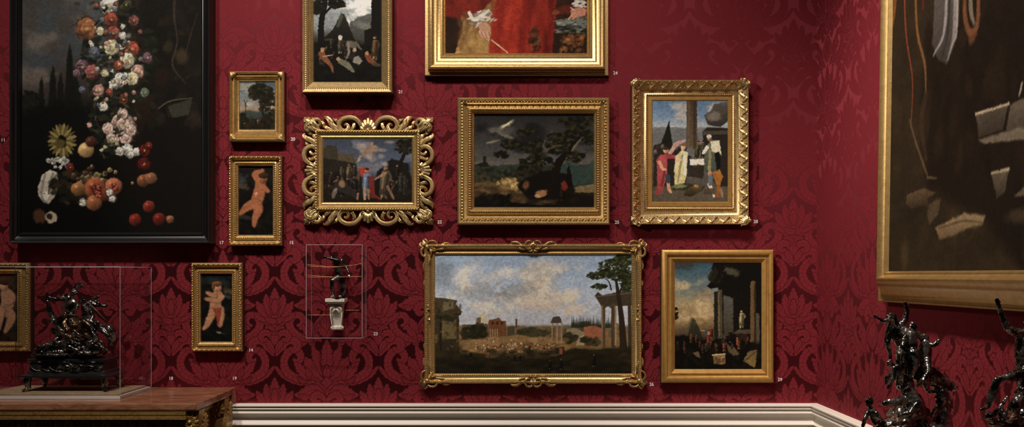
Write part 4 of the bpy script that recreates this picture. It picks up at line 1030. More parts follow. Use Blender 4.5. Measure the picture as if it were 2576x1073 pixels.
def pic_dark(u0, u1, v0, v1):            # large brown interior with hanging drapery and fallen papers
    p = Pic(u0, v0, u1, v1, 1.7, 20)
    H = lambda *q: [RW(a, b) for a, b in q]
    S = lambda x: (x - PPX) / (2400 - PPX)
    p.grad([(v0, (46, 34, 24)), (v0 * .6 + v1 * .4, (40, 31, 21)), (v1 - 60, (44, 34, 22)), (v1, (46, 35, 23))], 60)
    p.dabs(u0, u1, v0, v1, 260, [(52, 40, 26), (34, 26, 18), (44, 34, 22), (58, 44, 28)], 8, 26, 2.4, al=.45)
    p.poly(H((2330, 60), (2576, 0), (2576, 690), (2480, 560), (2330, 470), (2310, 240)), (27, 20, 15), 26, .85, 1.5); p.poly(H((2400, -200), (2640, -200), (2640, 350), (2420, 330)), (26, 19, 14), 22, .85, 1.5)
    p.dabs(RW(2300, 0)[0], u1, RW(2400, 40)[1], RW(2400, 420)[1], 90, [(36, 26, 18), (24, 18, 13), (46, 32, 21)], 8, 20, 2, (1.2, 1.9), .5)
    for q, w, c, al in ((((2262, -200), (2268, 60), (2288, 200), (2286, 320)), [3, 3, 2, 1.5], (128, 54, 34), .95), (((2250, -160), (2240, 30), (2234, 70)), [8, 6, 3], (136, 74, 38), .7), (((2290, -160), (2296, 60), (2318, 160), (2322, 230)), [5, 4, 4, 2], (124, 80, 40), .8), (((2300, -200), (2312, 20)), [6, 3], (96, 30, 24), .9),
                        (((2282, 300), (2300, 360), (2322, 420), (2330, 445)), [2, 3, 3, 1.5], (92, 74, 50), .8), (((2330, 445), (2352, 447)), [2, 1], (110, 88, 60), .8), (((2322, 240), (2312, 310), (2326, 400)), [8, 8, 4], (58, 45, 29), .6)):
        p.line(H(*q), w, c, al, 4)
    p.poly(H((2336, -240), (2404, -240), (2400, 20), (2396, 100), (2374, 160), (2352, 150), (2336, 110), (2340, 40)), (92, 84, 80), 5, .9, .6, (60, 54, 50))
    for q, c, w in ((((2370, -200), (2368, 60), (2340, 140)), (136, 128, 128), [5, 5, 2]), (((2386, -200), (2392, 60), (2376, 150)), (126, 116, 112), [6, 6, 2]), (((2378, -200), (2376, 60), (2360, 150)), (44, 38, 36), [3, 4, 2]), (((2396, -200), (2398, 60), (2388, 110)), (152, 142, 138), [3, 3, 1])): p.line(H(*q), w, c, .8, 5)
    p.line(H((2418, -60), (2416, 30), (2428, 80), (2446, 70), (2450, 10), (2444, -80)), [5, 6, 6, 6, 5, 4], (104, 62, 38), .9, 5); p.line(H((2430, -20), (2432, 30), (2440, 60)), [6, 6, 3], (134, 118, 96), .7, 5); p.ell(*RW(2436, 92), 12, 12, (96, 56, 34), 0, .6, .8)
    p.poly(H((2448, 286), (2530, 262), (2516, 326), (2456, 346)), (78, 67, 55), 4, .9, .4, (54, 45, 36)); p.line(H((2448, 286), (2530, 261)), [2, 2], (170, 150, 122), .9, 3); p.poly(H((2534, 262), (2600, 232), (2600, 320), (2524, 330)), (92, 80, 66), 4, .9, .3, (70, 60, 48)); p.line(H((2556, 240), (2562, 210)), [2, 2], (168, 152, 130), .8, 3)
    p.poly(H((2456, 350), (2560, 320), (2610, 340), (2570, 350), (2470, 360)), (106, 92, 76), 4, .9, .4)
    p.poly(H((2488, 432), (2532, 424), (2524, 480), (2504, 498)), (92, 80, 64), 3, .95, .3, (54, 44, 34)); p.line(H((2490, 434), (2532, 424)), [2, 3], (148, 130, 104), .9, 3); p.poly(H((2548, 490), (2600, 440), (2620, 480), (2560, 494)), (102, 88, 66), 4, .8, .4)
    p.poly(H((2278, 488), (2320, 472), (2352, 484), (2330, 496), (2332, 520), (2320, 514), (2290, 524), (2276, 508)), (92, 72, 50), 4, .9, .6, (52, 41, 28)); p.poly(H((2330, 540), (2334, 510), (2364, 496), (2356, 540), (2336, 562)), (80, 64, 46), 5, .85, .6)
    p.poly(H((2350, 570), (2400, 545), (2424, 534), (2476, 540), (2470, 562), (2430, 574), (2390, 592), (2362, 600)), (138, 114, 82), 5, .95, .6, (98, 78, 52)); p.line(H((2360, 572), (2420, 554), (2470, 558)), [1.5, 2, 1], (70, 54, 36), .7, 3); p.ell(*RW(2275, 640), 16, 30, (70, 55, 33), 0, .9, .6); p.ell(*RW(2560, 540), 30, 10, (74, 60, 40), 0, .9, .6)
    return p, p.finish(  .10, .16, gain=.76, con=1.06, sat=.9)
# ---------------------------------------------------------------- the room
def seq(*parts):
    out = []
    for a, b, st in parts:
        n = max(1, int(round((b - a) / st)))
        out += [a + (b - a) * i / n for i in range(n)]
    out.append(parts[-1][1])
    return np.array(out)


ZR = 0.854                                                    # top of the chair rail
xs, zs = seq((-3.6, -3.1, .02), (-3.1, XR, .0036)), seq((ZR - .02, 3.0, .0036), (3.0, 4.7, .02))
U, V = np.meshgrid(xs, zs)
tag(grid_obj('wall_back', xs, zs, lambda a, b: np.stack([a, 0 * a, b], 1), 'weave',
             damask(PPX - 691 + U.ravel() / .002, (PPY - 708) + (CAMZ - V.ravel()) / .002), M['damask_back']), kind='structure')
ys, zs = seq((-3.4, -1.85, .03), (-1.85, 0.0, .0042)), seq((ZR - .02, 2.92, .0042), (2.92, 4.7, .03))
U, V = np.meshgrid(ys, zs)
tag(grid_obj('wall_right', ys, zs, lambda a, b: np.stack([0 * a + XR, a, b], 1), 'weave',
             damask(-U.ravel() / .002 + 60, (PPY - 708) + (CAMZ - V.ravel()) / .002), M['damask_side'], quads_flip=True), kind='structure')
mb = MB(); mb.box(-3.6, XR, -5.2, 0.0, -0.1, 0.0)
tag(mb.build('floor', M['wood'], smooth=False), kind='structure')

RAIL = [(0, 0), (.049, 0), (.052, -.003), (.052, -.009), (.046, -.011), (.040, -.014), (.040, -.018), (.045, -.019), (.047, -.023), (.044, -.027), (.035, -.028),
        (.033, -.033), (.038, -.036), (.042, -.041), (.042, -.046), (.036, -.049), (.024, -.056), (.016, -.064), (.013, -.071), (.013, -.074), (.016, -.084), (.022, -.094),
        (.031, -.102), (.031, -.105), (.022, -.108), (.016, -.113), (.016, -.126), (.012, -.135), (.012, -.60), (.03, -.62), (.03, -.854 + .001), (0, -.854 + .001)]
mb = MB(); mb.loops([[(-3.6, -d, ZR + z), (XR - d, -d, ZR + z)] for d, z in RAIL], ring=False)
tag(mb.build('trim_1', M['cream'], ang=28), 'cream moulded chair rail and dado along the red back wall', kind='structure')
mb = MB(); mb.loops([[(XR - d, -d, ZR + z), (XR - d, -3.4, ZR + z)] for d, z in RAIL], ring=False)
tag(mb.build('trim_2', M['cream'], ang=28), 'cream moulded chair rail running forward along the right wall', kind='structure')

# ---------------------------------------------------------------- picture frames
def prect(px, d):
    a, b = W3(px[0], px[3], d), W3(px[2], px[1], d)
    return [a.x, a.z, b.x, b.z]                                # l, b, r, t


class Frame:
    def __init__(s, name, px_out, px_in, d_out, d_in, prof, mat, label, cat='painting', group=None, origin=None, rects=None):
        s.o = rects[0] if rects else prect(px_out, CAMD - d_out)
        s.i = rects[1] if rects else prect(px_in, CAMD - d_in)
        cx, zb = (s.o[0] + s.o[2]) / 2, s.o[1]
        if origin is None:
            s.root = thing(name, (cx, -0.001, zb), label, cat, group)
        else:
            s.root = thing(name, origin, label, cat, group)
        s.o = [s.o[0] - cx, 0, s.o[2] - cx, s.o[3] - zb]
        s.i = [s.i[0] - cx, s.i[1] - zb, s.i[2] - cx, s.i[3] - zb]
        s.d_in, s.mat, s.prof = d_in, mat, prof
        if prof:
            mb = MB()
            mb.loops([s.loop(f, d) for f, d in prof])
            s.frame = mb.build('frame', mat, s.root, ang=32, mat2=M['frame_side'], n2=4)

    def rect(s, f):
        return [s.o[k] + (s.i[k] - s.o[k]) * f for k in range(4)]

    def loop(s, f, d):
        l, b, r, t = s.rect(f)
        return [(l, -d, b), (r, -d, b), (r, -d, t), (l, -d, t)]

    def rails(s, f):
        l, b, r, t = s.rect(f)
        return [((l, b), (1, 0), (0, 1), r - l), ((r, b), (0, 1), (-1, 0), t - b), ((r, t), (-1, 0), (0, -1), r - l), ((l, t), (0, -1), (1, 0), t - b)]

    def row(s, name, f, d, step, fn, mat=None, end=0.5):
        """repeat fn(mb, x, z, angle) along the four rails"""
        mb = MB()
        for (ox, oz), (dx, dz), nn, L in s.rails(f):
            n = max(2, int(round(L / step)))
            for k in range(n):
                q = (k + end) / n * L
                fn(mb, ox + dx * q, oz + dz * q, math.atan2(dz, dx), d, k)
        return mb.build(name, mat or s.mat, s.root, ang=180)

    def canvas(s, pic, name='canvas', ext=0.004):
        p, col = pic
        l, b, r, t = s.i
        l, b, r, t = l - ext, b - ext, r + ext, t + ext
        x0, x1, y0, y1 = p.xs[0], p.xs[-1], p.ys[0], p.ys[-1]
        o = grid_obj(name, p.xs, p.ys, lambda a, c: np.stack([l + (a - x0) / (x1 - x0) * (r - l), 0 * a - s.d_in, t - (c - y0) / (y1 - y0) * (t - b)], 1),
                     'pigment', col, M['oil'], s.root, quads_flip=True)
        return o


def bead(a, b, h, tilt=0.0):
    return lambda mb, x, z, ang, d, k: mb.ell((x, -d, z), (a, h, b), ang + tilt, 7, 4)


def gadroon(a, b, h):
    """short rounded lobes lying across the rail with a small pearl between"""
    def fn(mb, x, z, ang, d, k):
        mb.ell((x, -d, z), (a, h, b), ang, 7, 5)
    return fn


def leaflet(L, w, h, lean=0.5):
    def fn(mb, x, z, ang, d, k):
        c, q = math.cos(ang), math.sin(ang)
        T = lambda u, v: (x + u * c - v * q, z + u * q + v * c)
        e = 1 if k % 2 else -1
        mb.leaf([T(-L * .6, -L * .25 * e), T(0, L * .1 * e), T(L * .6, L * .3 * e)], [w * .3, w, w * .2], [h * .4, h, h * .5], -d, 7)
    return fn


TOP = -150
# large still life in black frame
f = Frame('framed_still_life', (23, TOP, 528, 611.5), (56.7, -90, 507, 583.5), .086, .030,
          [(0, 0), (0, .072), (.02, .082), (.05, .086), (.10, .085), (.28, .074), (.31, .066), (.36, .062), (.60, .056), (.66, .048), (.70, .047), (.74, .052), (.78, .053), (.86, .047), (.90, .040), (1, .030)],
          M['ebony'], 'huge dark flower and fruit still life in a black moulded frame', 'painting')
f.canvas(pic_flowers())

# small wooded valley
f = Frame('framed_landscape', (575, 178, 714.5, 356), (604, 206, 691, 325), .050, .013,
          [(0, 0), (0, .036), (.05, .046), (.16, .050), (.26, .044), (.30, .034), (.36, .031), (.44, .038), (.52, .038), (.62, .029), (.80, .019), (.84, .021), (.92, .020), (1, .013)],
          M['gold'], 'small upright gilt-framed wooded valley, the smallest landscape, above the reclining putto', 'painting')
f.canvas(pic_small_wood())
for sx in (0, 1):
    for sz in (0, 1):
        l, b, r, t = f.rect(.18)
        x, z = (l, r)[sx], (b, t)[sz]
        ex, ez = (1, -1)[sx], (1, -1)[sz]
        mb = MB()
        for q in ((.028, .005), (.005, .028), (.020, .020), (.027, .012), (.012, .027)):
            mb.leaf([(x, z), (x + ex * q[0] * .55, z + ez * q[1] * .5), (x + ex * q[0], z + ez * q[1])], [.002, .0036, .0008], [.004, .006, .003], -.046, 7)
        mb.build('corner_ornament', M['gold'], f.root, ang=180)

# travellers before hills
f = Frame('framed_landscape', (759.5, TOP, 986.5, 232.5), (790, -90, 959, 205.5), .084, .028,
          [(0, 0), (0, .072), (.03, .082), (.06, .084), (.25, .078), (.27, .069), (.36, .067), (.38, .070), (.54, .0635), (.57, .056), (.75, .049), (.78, .044), (.91, .039), (.94, .035), (1, .028)],
          M['gold_pale'], 'tall gilt-framed scene of travellers resting before a dark pyramid', 'painting')
f.canvas(pic_camp())
f.row('bead_moulding', .315, .068, .0105, bead(.0042, .0026, .004), M['gold_dark'])

# reclining and walking putti
PUT = [(0, 0), (0, .034), (.04, .042), (.16, .048), (.26, .046), (.32, .036), (.42, .028), (.54, .028), (.60, .034), (.70, .036), (.76, .033), (.86, .030), (.94, .026), (1, .019)]
def putto_frame(out, inn, label, pic):
    f = Frame('framed_putto', out, inn, .046, .018, PUT, M['gold'], label, 'painting', 'narrow putto paintings in matching carved gilt frames')
    f.canvas(pic)
    f.row('leaf_moulding', .17, .047, .0125, leaflet(.009, .0034, .0045), M['gold'])
    f.row('bead_moulding', .70, .036, .0105, bead(.0042, .0042, .0045, .6), M['gold'])
    f.row('pearl_moulding', .90, .029, .0058, bead(.0020, .0018, .0024), M['gold'])
    return f
FL = (176, 104, 68)
putto_frame((574.5, 391, 708.5, 617.5), (601.5, 418, 686.5, 590),
            'narrow gilt-framed putto stretching one arm overhead, below the small valley scene',
            pic_putto(598, 414, 690, 594, 31, (32, 26, 21), [(.1, .22, .14, .16, (66, 74, 72)), (.12, .3, .2, .08, (92, 72, 54)), (.15, .73, .3, .06, (60, 58, 50))], FL, [
                ('l', [(.60, .24), (.50, .16), (.46, .12), (.60, .09), (.68, .07)], [.10, .09, .075, .07, .05]), ('l', [(.62, .28), (.58, .40), (.50, .53)], [.15, .165, .16]),
                ('l', [(.48, .54), (.36, .56), (.22, .60), (.06, .68)], [.15, .13, .11, .06]), ('l', [(.52, .56), (.56, .63), (.48, .74), (.44, .85)], [.15, .13, .09, .055]),
                ('l', [(.70, .30), (.82, .36)], [.08, .06]), ('e', (.70, .19), .13, .13, (160, 96, 62)), ('e', (.72, .145), .14, .085, (70, 44, 28)), ('e', (.52, .42), .05, .07, (196, 124, 84))]))
putto_frame((480.5, 660, 609, 884), (506.5, 689, 583.5, 858),
            'narrow gilt-framed putto clutching its hands to its chest, beside the glass-cased sculpture',
            pic_putto(503, 685, 587, 862, 32, (30, 31, 26), [(.5, .12, .4, .12, (48, 60, 58)), (.9, .26, .2, .1, (96, 82, 60)), (.85, .34, .15, .05, (70, 80, 84)), (.58, .86, .12, .03, (150, 140, 116))], (186, 128, 92), [
                ('p', [(.10, .22), (.26, .23), (.36, .30), (.20, .36), (.06, .33)], (40, 36, 28)), ('l', [(.52, .32), (.46, .42), (.44, .50)], [.16, .17, .16]), ('l', [(.40, .54), (.30, .64), (.20, .74), (.10, .80)], [.13, .11, .085, .05]),
                ('l', [(.58, .52), (.62, .62), (.60, .74)], [.14, .12, .08]), ('p', [(.36, .50), (.66, .50), (.62, .62), (.56, .78), (.46, .60)], (150, 62, 44)),
                ('l', [(.66, .34), (.54, .39), (.34, .38), (.16, .37)], [.085, .08, .07, .045]), ('l', [(.44, .32), (.30, .30), (.20, .28)], [.08, .065, .05]), ('e', (.52, .21), .14, .13, (194, 136, 100)), ('e', (.52, .155), .16, .08, (120, 74, 42)), ('e', (.40, .20), .05, .08, (110, 68, 40))]))
putto_frame((-54, 660, 74.5, 884), (-30, 689, 44, 858),
            'narrow gilt-framed putto at the far left, cut by the photo edge, behind the bronze group',
            pic_putto(-34, 685, 48, 862, 33, (52, 42, 34), [(.5, .14, .5, .2, (82, 66, 52)), (.8, .4, .2, .2, (74, 66, 58))], (176, 126, 94), [
                ('l', [(.62, .30), (.66, .40), (.60, .52)], [.19, .2, .2]), ('l', [(.60, .54), (.78, .62), (.70, .74), (.58, .84)], [.17, .15, .11, .06]), ('l', [(.44, .54), (.40, .66), (.36, .80)], [.16, .12, .07]),
                ('l', [(.76, .30), (.84, .36), (.70, .42), (.56, .42)], [.1, .09, .08, .06]), ('e', (.58, .18), .19, .17, (180, 130, 98)), ('e', (.58, .115), .23, .12, (72, 46, 30)), ('e', (.76, .18), .08, .12, (66, 42, 28))]))

# portrait in red robe
f = Frame('framed_portrait', (1068, TOP - 60, 1531, 190.5), (1122, -110, 1475.5, 133.5), .030, .036,
          [(0, 0), (0, .026), (.03, .031), (.17, .031), (.20, .036), (.20, .062), (.23, .070), (.30, .074), (.38, .070), (.42, .061), (.50, .056), (.58, .056), (.62, .050), (.74, .045), (.77, .050), (.84, .051), (.90, .046), (.93, .040), (.96, .043), (1, .036)],
          M['gold'], 'broad gilt-framed portrait of a red-robed sitter, only lower half in view', 'painting')
f.canvas(pic_robe())

# storm landscape
f = Frame('framed_landscape', (1150, 244, 1534.5, 565.5), (1194, 287, 1493.5, 520.5), .062, .026,
          [(0, 0), (0, .046), (.03, .058), (.10, .062), (.20, .060), (.24, .052), (.34, .050), (.40, .042), (.54, .038), (.60, .044), (.64, .050), (.74, .054), (.86, .046), (.92, .038), (.95, .036), (1, .026)],
          M['gold'], 'gilt-framed storm landscape with a dark windswept oak', 'painting')
f.canvas(pic_storm())
f.row('leaf_moulding', .29, .052, .0150, leaflet(.0105, .0042, .0055), M['gold'])
f.row('gadroon_moulding', .74, .049, .0118, gadroon(.0044, .0095, .0085), M['gold'])
f.row('pearl_moulding', .93, .037, .0058, bead(.0022, .0022, .0026), M['gold'])

# robed figures at table beneath column: carved frame with flat liner
f = Frame('framed_history_scene', (1590, 200, 1884.5, 564.5), (1641.5, 253.5, 1830.5, 507), .064, .026,
          [(0, 0), (0, .046), (.02, .060), (.07, .064), (.12, .058), (.26, .046), (.40, .034), (.48, .028), (.58, .026), (.62, .031), (.70, .034), (.76, .031), (.78, .027)],
          M['gold_pale'], 'upright gilt-framed scene of robed figures beneath a tall column', 'painting')
mb = MB(); mb.loops([f.loop(q, d) for q, d in ((.78, .027), (.80, .031), (.96, .031), (1, .026))]); mb.build('liner', M['gold_flat'], f.root)
f.canvas(pic_altar())
f.row('rope_moulding', .045, .063, .0088, bead(.0046, .0024, .0035, .7), M['gold_pale'])
f.row('bead_moulding', .70, .034, .0105, bead(.0046, .0030, .0042, .7), M['gold_pale'])
mb = MB(); rr = random.Random(5)
for (ox, oz), (dx, dz), (nx, nz), L in f.rails(.10):
    T = lambda u, v: (ox + dx * u + nx * v, oz + dz * u + nz * v)
    n = int(L / .030)
    for k in range(n + 1):
        q = k / n * L; e = 1 if k % 2 else -1
        bw = .032
        mb.leaf([T(q - .016, bw * (.5 - .42 * e)), T(q - .004, bw * (.5 + .1 * e)), T(q + .010, bw * (.5 + .42 * e)), T(q + .018, bw * (.5 + .2 * e)), T(q + .014, bw * (.5 - .05 * e))], [.002, .0046, .0052, .004, .001], [.006, .012, .014, .010, .004], -.048, 13)
        for j in range(4):
            u, v, a = q + rr.uniform(-.014, .014), rr.uniform(.004, bw - .002), rr.uniform(0, 6.28)
            ln = rr.uniform(.006, .012)
            mb.leaf([T(u, v), T(u + ln * .5 * math.cos(a) + .002, v + ln * .5 * math.sin(a)), T(u + ln * math.cos(a), v + ln * math.sin(a))], [.001, .0032, .0006], [.004, .010, .003], -.050, 6)
L_, B_, R_, T_ = f.rect(.10)
mb.v = [(x, y - .008 + .75 * max(0, min(x - L_, R_ - x, z - B_, T_ - z)), z) for x, y, z in mb.v]
mb.build('leaf_carving', M['gold_pale'], f.root, ang=180)
for sx in (0, 1):
    for sz in (0, 1):
        l, b, r, t = f.rect(.16)
        x, z = (l, r)[sx], (b, t)[sz]; ex, ez = (1, -1)[sx], (1, -1)[sz]
        mb = MB()
        for a in (-.35, 0.15, .5, .785, 1.07, 1.42, 1.92):
            ln = .052 - .016 * abs(a - .785)
            px_, pz_ = x - ex * .012, z - ez * .012
            mb.leaf([(px_, pz_), (px_ + ex * ln * .5 * math.cos(a), pz_ + ez * ln * .5 * math.sin(a)), (px_ + ex * ln * math.cos(a * .9), pz_ + ez * ln * math.sin(a * .9 + .08))], [.004, .0065, .001], [.008, .016, .005], -.050, 9, sc=.3, nsc=4)
        mb.v = [(x_, y_ - .006 + .6 * max(0, min(x_ - L_, R_ - x_, z_ - B_, T_ - z_)), z_) for x_, y_, z_ in mb.v]
        mb.build('corner_ornament', M['gold_pale'], f.root, ang=180)

# sunset ruins, plain wooden-gilt frame
f = Frame('framed_landscape', (1664.5, 627, 1947.5, 962.5), (1697.5, 660, 1915.5, 927.5), .052, .026,
          [(0, 0), (0, .040), (.03, .046), (.14, .051), (.30, .052), (.40, .049), (.44, .042), (.50, .039), (.60, .038), (.66, .041), (.72, .041), (.80, .037), (.92, .030), (1, .026)],
          M['gold_flat'], 'plain gilt-framed ruins at dusk with columns and a distant pyramid', 'painting')
f.canvas(pic_ruin())

# ruins under summer sky, rococo frame
f = Frame('framed_landscape', (1066, 612, 1616.5, 965), (1095, 640, 1588, 938), .050, .024,
          [(0, 0), (0, .034), (.05, .046), (.16, .052), (.30, .050), (.42, .042), (.56, .034), (.66, .032), (.76, .032), (.84, .035), (.92, .032), (1, .024)],
          M['gold'], 'wide gilt-framed view of ancient ruins under a cloudy blue sky', 'painting')
f.canvas(pic_forum())
f.row('bead_moulding', .22, .051, .0092, bead(.0044, .0030, .0034, .7), M['gold'])
f.row('pearl_moulding', .87, .034, .0110, bead(.0046, .0016, .0024), M['gold'])
l, b, r, t = f.rect(.35)
G = M['gold']
def tr(o, ex, ez, sw=False, k=1.0):
    def T(u, v):
        if sw: u, v = v, u
        return (o[0] + ex * u * k, o[1] + ez * v * k)
    return T
for sx in (0, 1):
    for sz in (0, 1):
        o = ((l, r)[sx], (b, t)[sz]); ex, ez = (1, -1)[sx], (1, -1)[sz]
        mb = MB()
        for sw in (False, True):
            T = tr(o, ex, ez, sw)
            for pts, w, h in (([(-.010, -.010), (.010, -.030), (.034, -.030), (.046, -.014), (.036, -.002), (.022, -.006), (.024, -.016)], [.004, .006, .006, .006, .005, .004, .002], [.012, .018, .018, .016, .014, .012, .008]),
                              ([(.036, .004), (.060, -.004), (.086, -.020), (.108, -.018), (.112, -.008)], [.003, .008, .007, .004, .001], [.010, .014, .012, .010, .005]),
                              ([(.040, .010), (.066, .008), (.092, .000), (.104, .004)], [.003, .006, .005, .001], [.008, .012, .010, .004]),
                              ([(-.012, -.012), (-.004, -.030), (-.014, -.040), (-.026, -.032)], [.004, .006, .005, .002], [.012, .014, .012, .008]),
                              ([(.008, .008), (.022, .016), (.036, .016), (.044, .010)], [.004, .006, .004, .001], [.010, .014, .010, .004])):
                mb.leaf([T(*q) for q in pts], w, h, -.036, sc=.18)
        for a in (-.4, -.1, .2, .5):
            T = tr(o, ex, ez)
            mb.leaf([T(-.004, -.004), T(-.016 - .006 * a, -.016 + .010 * a), T(-.028 - .014 * a, -.028 + .022 * a)], [.003, .006, .002], [.012, .016, .008], -.040, 8)
        mb.ell((o[0] - ex * .002, -.052, o[1] - ez * .002), (.012, .010, .012))
        mb.build('corner_ornament', G, f.root, ang=180)
for top in (0, 1):
    o = ((l + r) / 2, (b, t)[top]); ez = (1, -1)[top]
    mb = MB()
    for ex in (1, -1):
        T = tr(o, ex, ez)
        for pts, w, h in (([(.002, -.024), (.016, -.032), (.034, -.026), (.040, -.008), (.030, .006), (.014, .006), (.010, -.004), (.018, -.010)], [.004, .006, .006, .006, .006, .005, .004, .002], [.014, .018, .018, .018, .016, .014, .010, .006]),
                          ([(.034, .002), (.056, -.008), (.080, -.024), (.104, -.024), (.116, -.012), (.124, -.014)], [.003, .008, .008, .006, .003, .001], [.012, .016, .014, .012, .008, .004]),
                          ([(.038, .010), (.062, .006), (.088, -.006), (.100, -.002)], [.003, .007, .006, .001], [.010, .013, .011, .005]),
                          ([(.002, .014), (.014, .018), (.026, .014)], [.005, .006, .002], [.012, .014, .006]),
                          ([(.000, -.018), (.010, -.008), (.006, .010)], [.004, .006, .003], [.012, .018, .010])):
            mb.leaf([T(*q) for q in pts], w, h, -.038, sc=.18)
    for a in np.linspace(-.9, .9, 5):
        mb.leaf([(o[0], o[1] - ez * .004), (o[0] + .012 * math.sin(a), o[1] - ez * (.004 + .014 * math.cos(a))), (o[0] + .026 * math.sin(a), o[1] - ez * (.004 + .026 * math.cos(a)))], [.003, .0045, .001], [.012, .015, .006], -.042, 8)
    mb.build('centre_ornament', G, f.root, ang=180)
for side in (0, 1):
    x = (l, r)[side]; ex = (1, -1)[side]; zm = (b + t) / 2 - .004
    mb = MB()
    for ez in (1, -1):
        T = tr((x, zm), ex, ez)
        mb.leaf([T(.006, -.004), T(-.006, .010), T(-.004, .024), T(.008, .026), T(.008, .016)], [.004, .006, .005, .004, .002], [.010, .016, .014, .012, .006], -.038, sc=.2)
        mb.leaf([T(.004, .024), T(.0, .044), T(-.006, .060)], [.004, .005, .001], [.010, .012, .004], -.038)
        mb.leaf([T(-.002, .135), T(-.018, .150), T(-.014, .170), T(.002, .172)], [.003, .005, .005, .002], [.010, .013, .012, .006], -.036, sc=.2)
    mb.build('side_ornament', G, f.root, ang=180)

# pierced and carved scrollwork frame
f = Frame('framed_history_scene', (759, 290, 1089.5, 565), (813.5, 349, 1036, 508), .052, .024, None, M['gold_pale'],
          'gilt-framed scene of figures meeting, in a pierced scrolling leaf frame', 'painting')
K = .62                                                      # fraction at which the inner moulding starts
mb = MB(); mb.loops([f.loop(q, d) for q, d in ((K, .006), (K, .036), (K + .03, .042), (K + .10, .044), (K + .15, .038), (K + .18, .032), (K + .26, .030), (K + .30, .032), (K + .34, .030), (1, .024))])
mb.build('frame', M['gold'], f.root, ang=32, mat2=M['frame_side'], n2=4)
f.canvas(pic_meeting())
f.row('rope_moulding', K + .06, .043, .0135, bead(.0080, .0044, .0055, .75), M['gold_pale'])
mb = MB()
bw = .076
for (ox, oz), (dx, dz), (nx, nz), L in f.rails(0):
    kx = (L / 2 / bw) / 4.45
    for e in (1, -1):
        def T(u, v, ox=ox, oz=oz, e=e):
            q = L / 2 + e * u * kx * bw
            return (ox + dx * q + nx * v * bw, oz + dz * q + nz * v * bw)
        for pts, w, h in (([(.40, 1.0), (.52, .55), (.85, .18), (1.35, .08), (1.80, .24), (1.98, .58), (1.80, .90), (1.48, .92), (1.34, .68), (1.50, .50), (1.66, .58)], [.11, .15, .16, .16, .16, .16, .15, .13, .11, .09, .05], [.020, .030, .034, .036, .036, .034, .032, .030, .028, .026, .018]),
                          ([(1.30, .98), (1.05, .78), (.96, .52), (1.10, .34)], [.07, .14, .13, .03], [.022, .028, .026, .012]),
                          ([(1.70, 1.0), (2.10, .88), (2.45, .56), (2.66, .22), (2.92, .06), (3.08, .12)], [.10, .20, .22, .20, .12, .04], [.024, .032, .034, .034, .028, .014]),
                          ([(1.95, 1.0), (2.40, .95), (2.85, .74), (3.06, .48)], [.07, .15, .15, .03], [.020, .028, .028, .012]),
                          ([(2.04, .50), (2.20, .26), (2.44, .12)], [.08, .13, .02], [.024, .030, .010]),
                          ([(2.75, .98), (3.30, .98), (3.72, .86), (3.90, .55), (3.72, .26), (3.40, .22), (3.26, .46), (3.44, .62), (3.58, .50)], [.10, .15, .16, .16, .15, .13, .11, .09, .05], [.022, .030, .034, .036, .034, .032, .028, .024, .016]),
                          ([(3.16, .30), (3.04, .50), (3.10, .72)], [.05, .11, .03], [.022, .026, .012]),
                          ([(3.90, .40), (4.05, .16), (4.26, .04)], [.06, .13, .03], [.024, .030, .012])):
            mb.leaf([T(*q) for q in pts], [q * bw for q in w], h, -.010, sc=.14 if len(pts) < 7 else 0, nsc=5, flute=.45)
mb.build('scroll_carving', M['gold_pale'], f.root, ang=180)
for (ox, oz), (dx, dz), (nx, nz), L in f.rails(0):
    sh = MB()
    for a in np.linspace(-1.15, 1.15, 7):
        T = lambda u, v: (ox + dx * (L / 2 + u * bw) + nx * v * bw, oz + dz * (L / 2 + u * bw) + nz * v * bw)
        ln = .86 - .16 * abs(a)
        sh.leaf([T(.04 * math.sin(a), .98), T(.5 * ln * math.sin(a), 1.0 - .5 * ln * math.cos(a)), T(ln * math.sin(a) * .82, 1.0 - ln * math.cos(a))], [.04 * bw, .10 * bw, .11 * bw], [.018, .032, .026], -.010, 9, flute=.7)
    sh.ell((ox + dx * L / 2 + nx * bw * .92, -.036, oz + dz * L / 2 + nz * bw * .92), (.010, .010, .010))
    sh.build('shell_ornament', M['gold_pale'], f.root, ang=180)
for (ox, oz), (dx, dz), (nx, nz), L in f.rails(0):
    cm = MB()
    T = lambda u, v: (ox + (dx * u + nx * v) * bw, oz + (dz * u + nz * v) * bw)
    for pts, w in (([(1.0, 1.0), (.62, .62), (.28, .28), (.03, .05)], [.10, .20, .19, .04]), ([(1.0, 1.0), (.80, .55), (.52, .30), (.34, .04)], [.08, .15, .13, .03]), ([(1.0, 1.0), (.55, .80), (.30, .52), (.04, .34)], [.08, .15, .13, .03]),
                   ([(1.05, .9), (.86, .50), (.66, .24), (.60, .03)], [.06, .10, .09, .02]), ([(.9, 1.05), (.50, .86), (.24, .66), (.03, .60)], [.06, .10, .09, .02])):
        cm.leaf([T(*q) for q in pts], [q * bw for q in w], [.024, .034, .032, .012], -.010, 12, sc=.2, nsc=5)
    cm.build('corner_ornament', M['gold_pale'], f.root, ang=180)

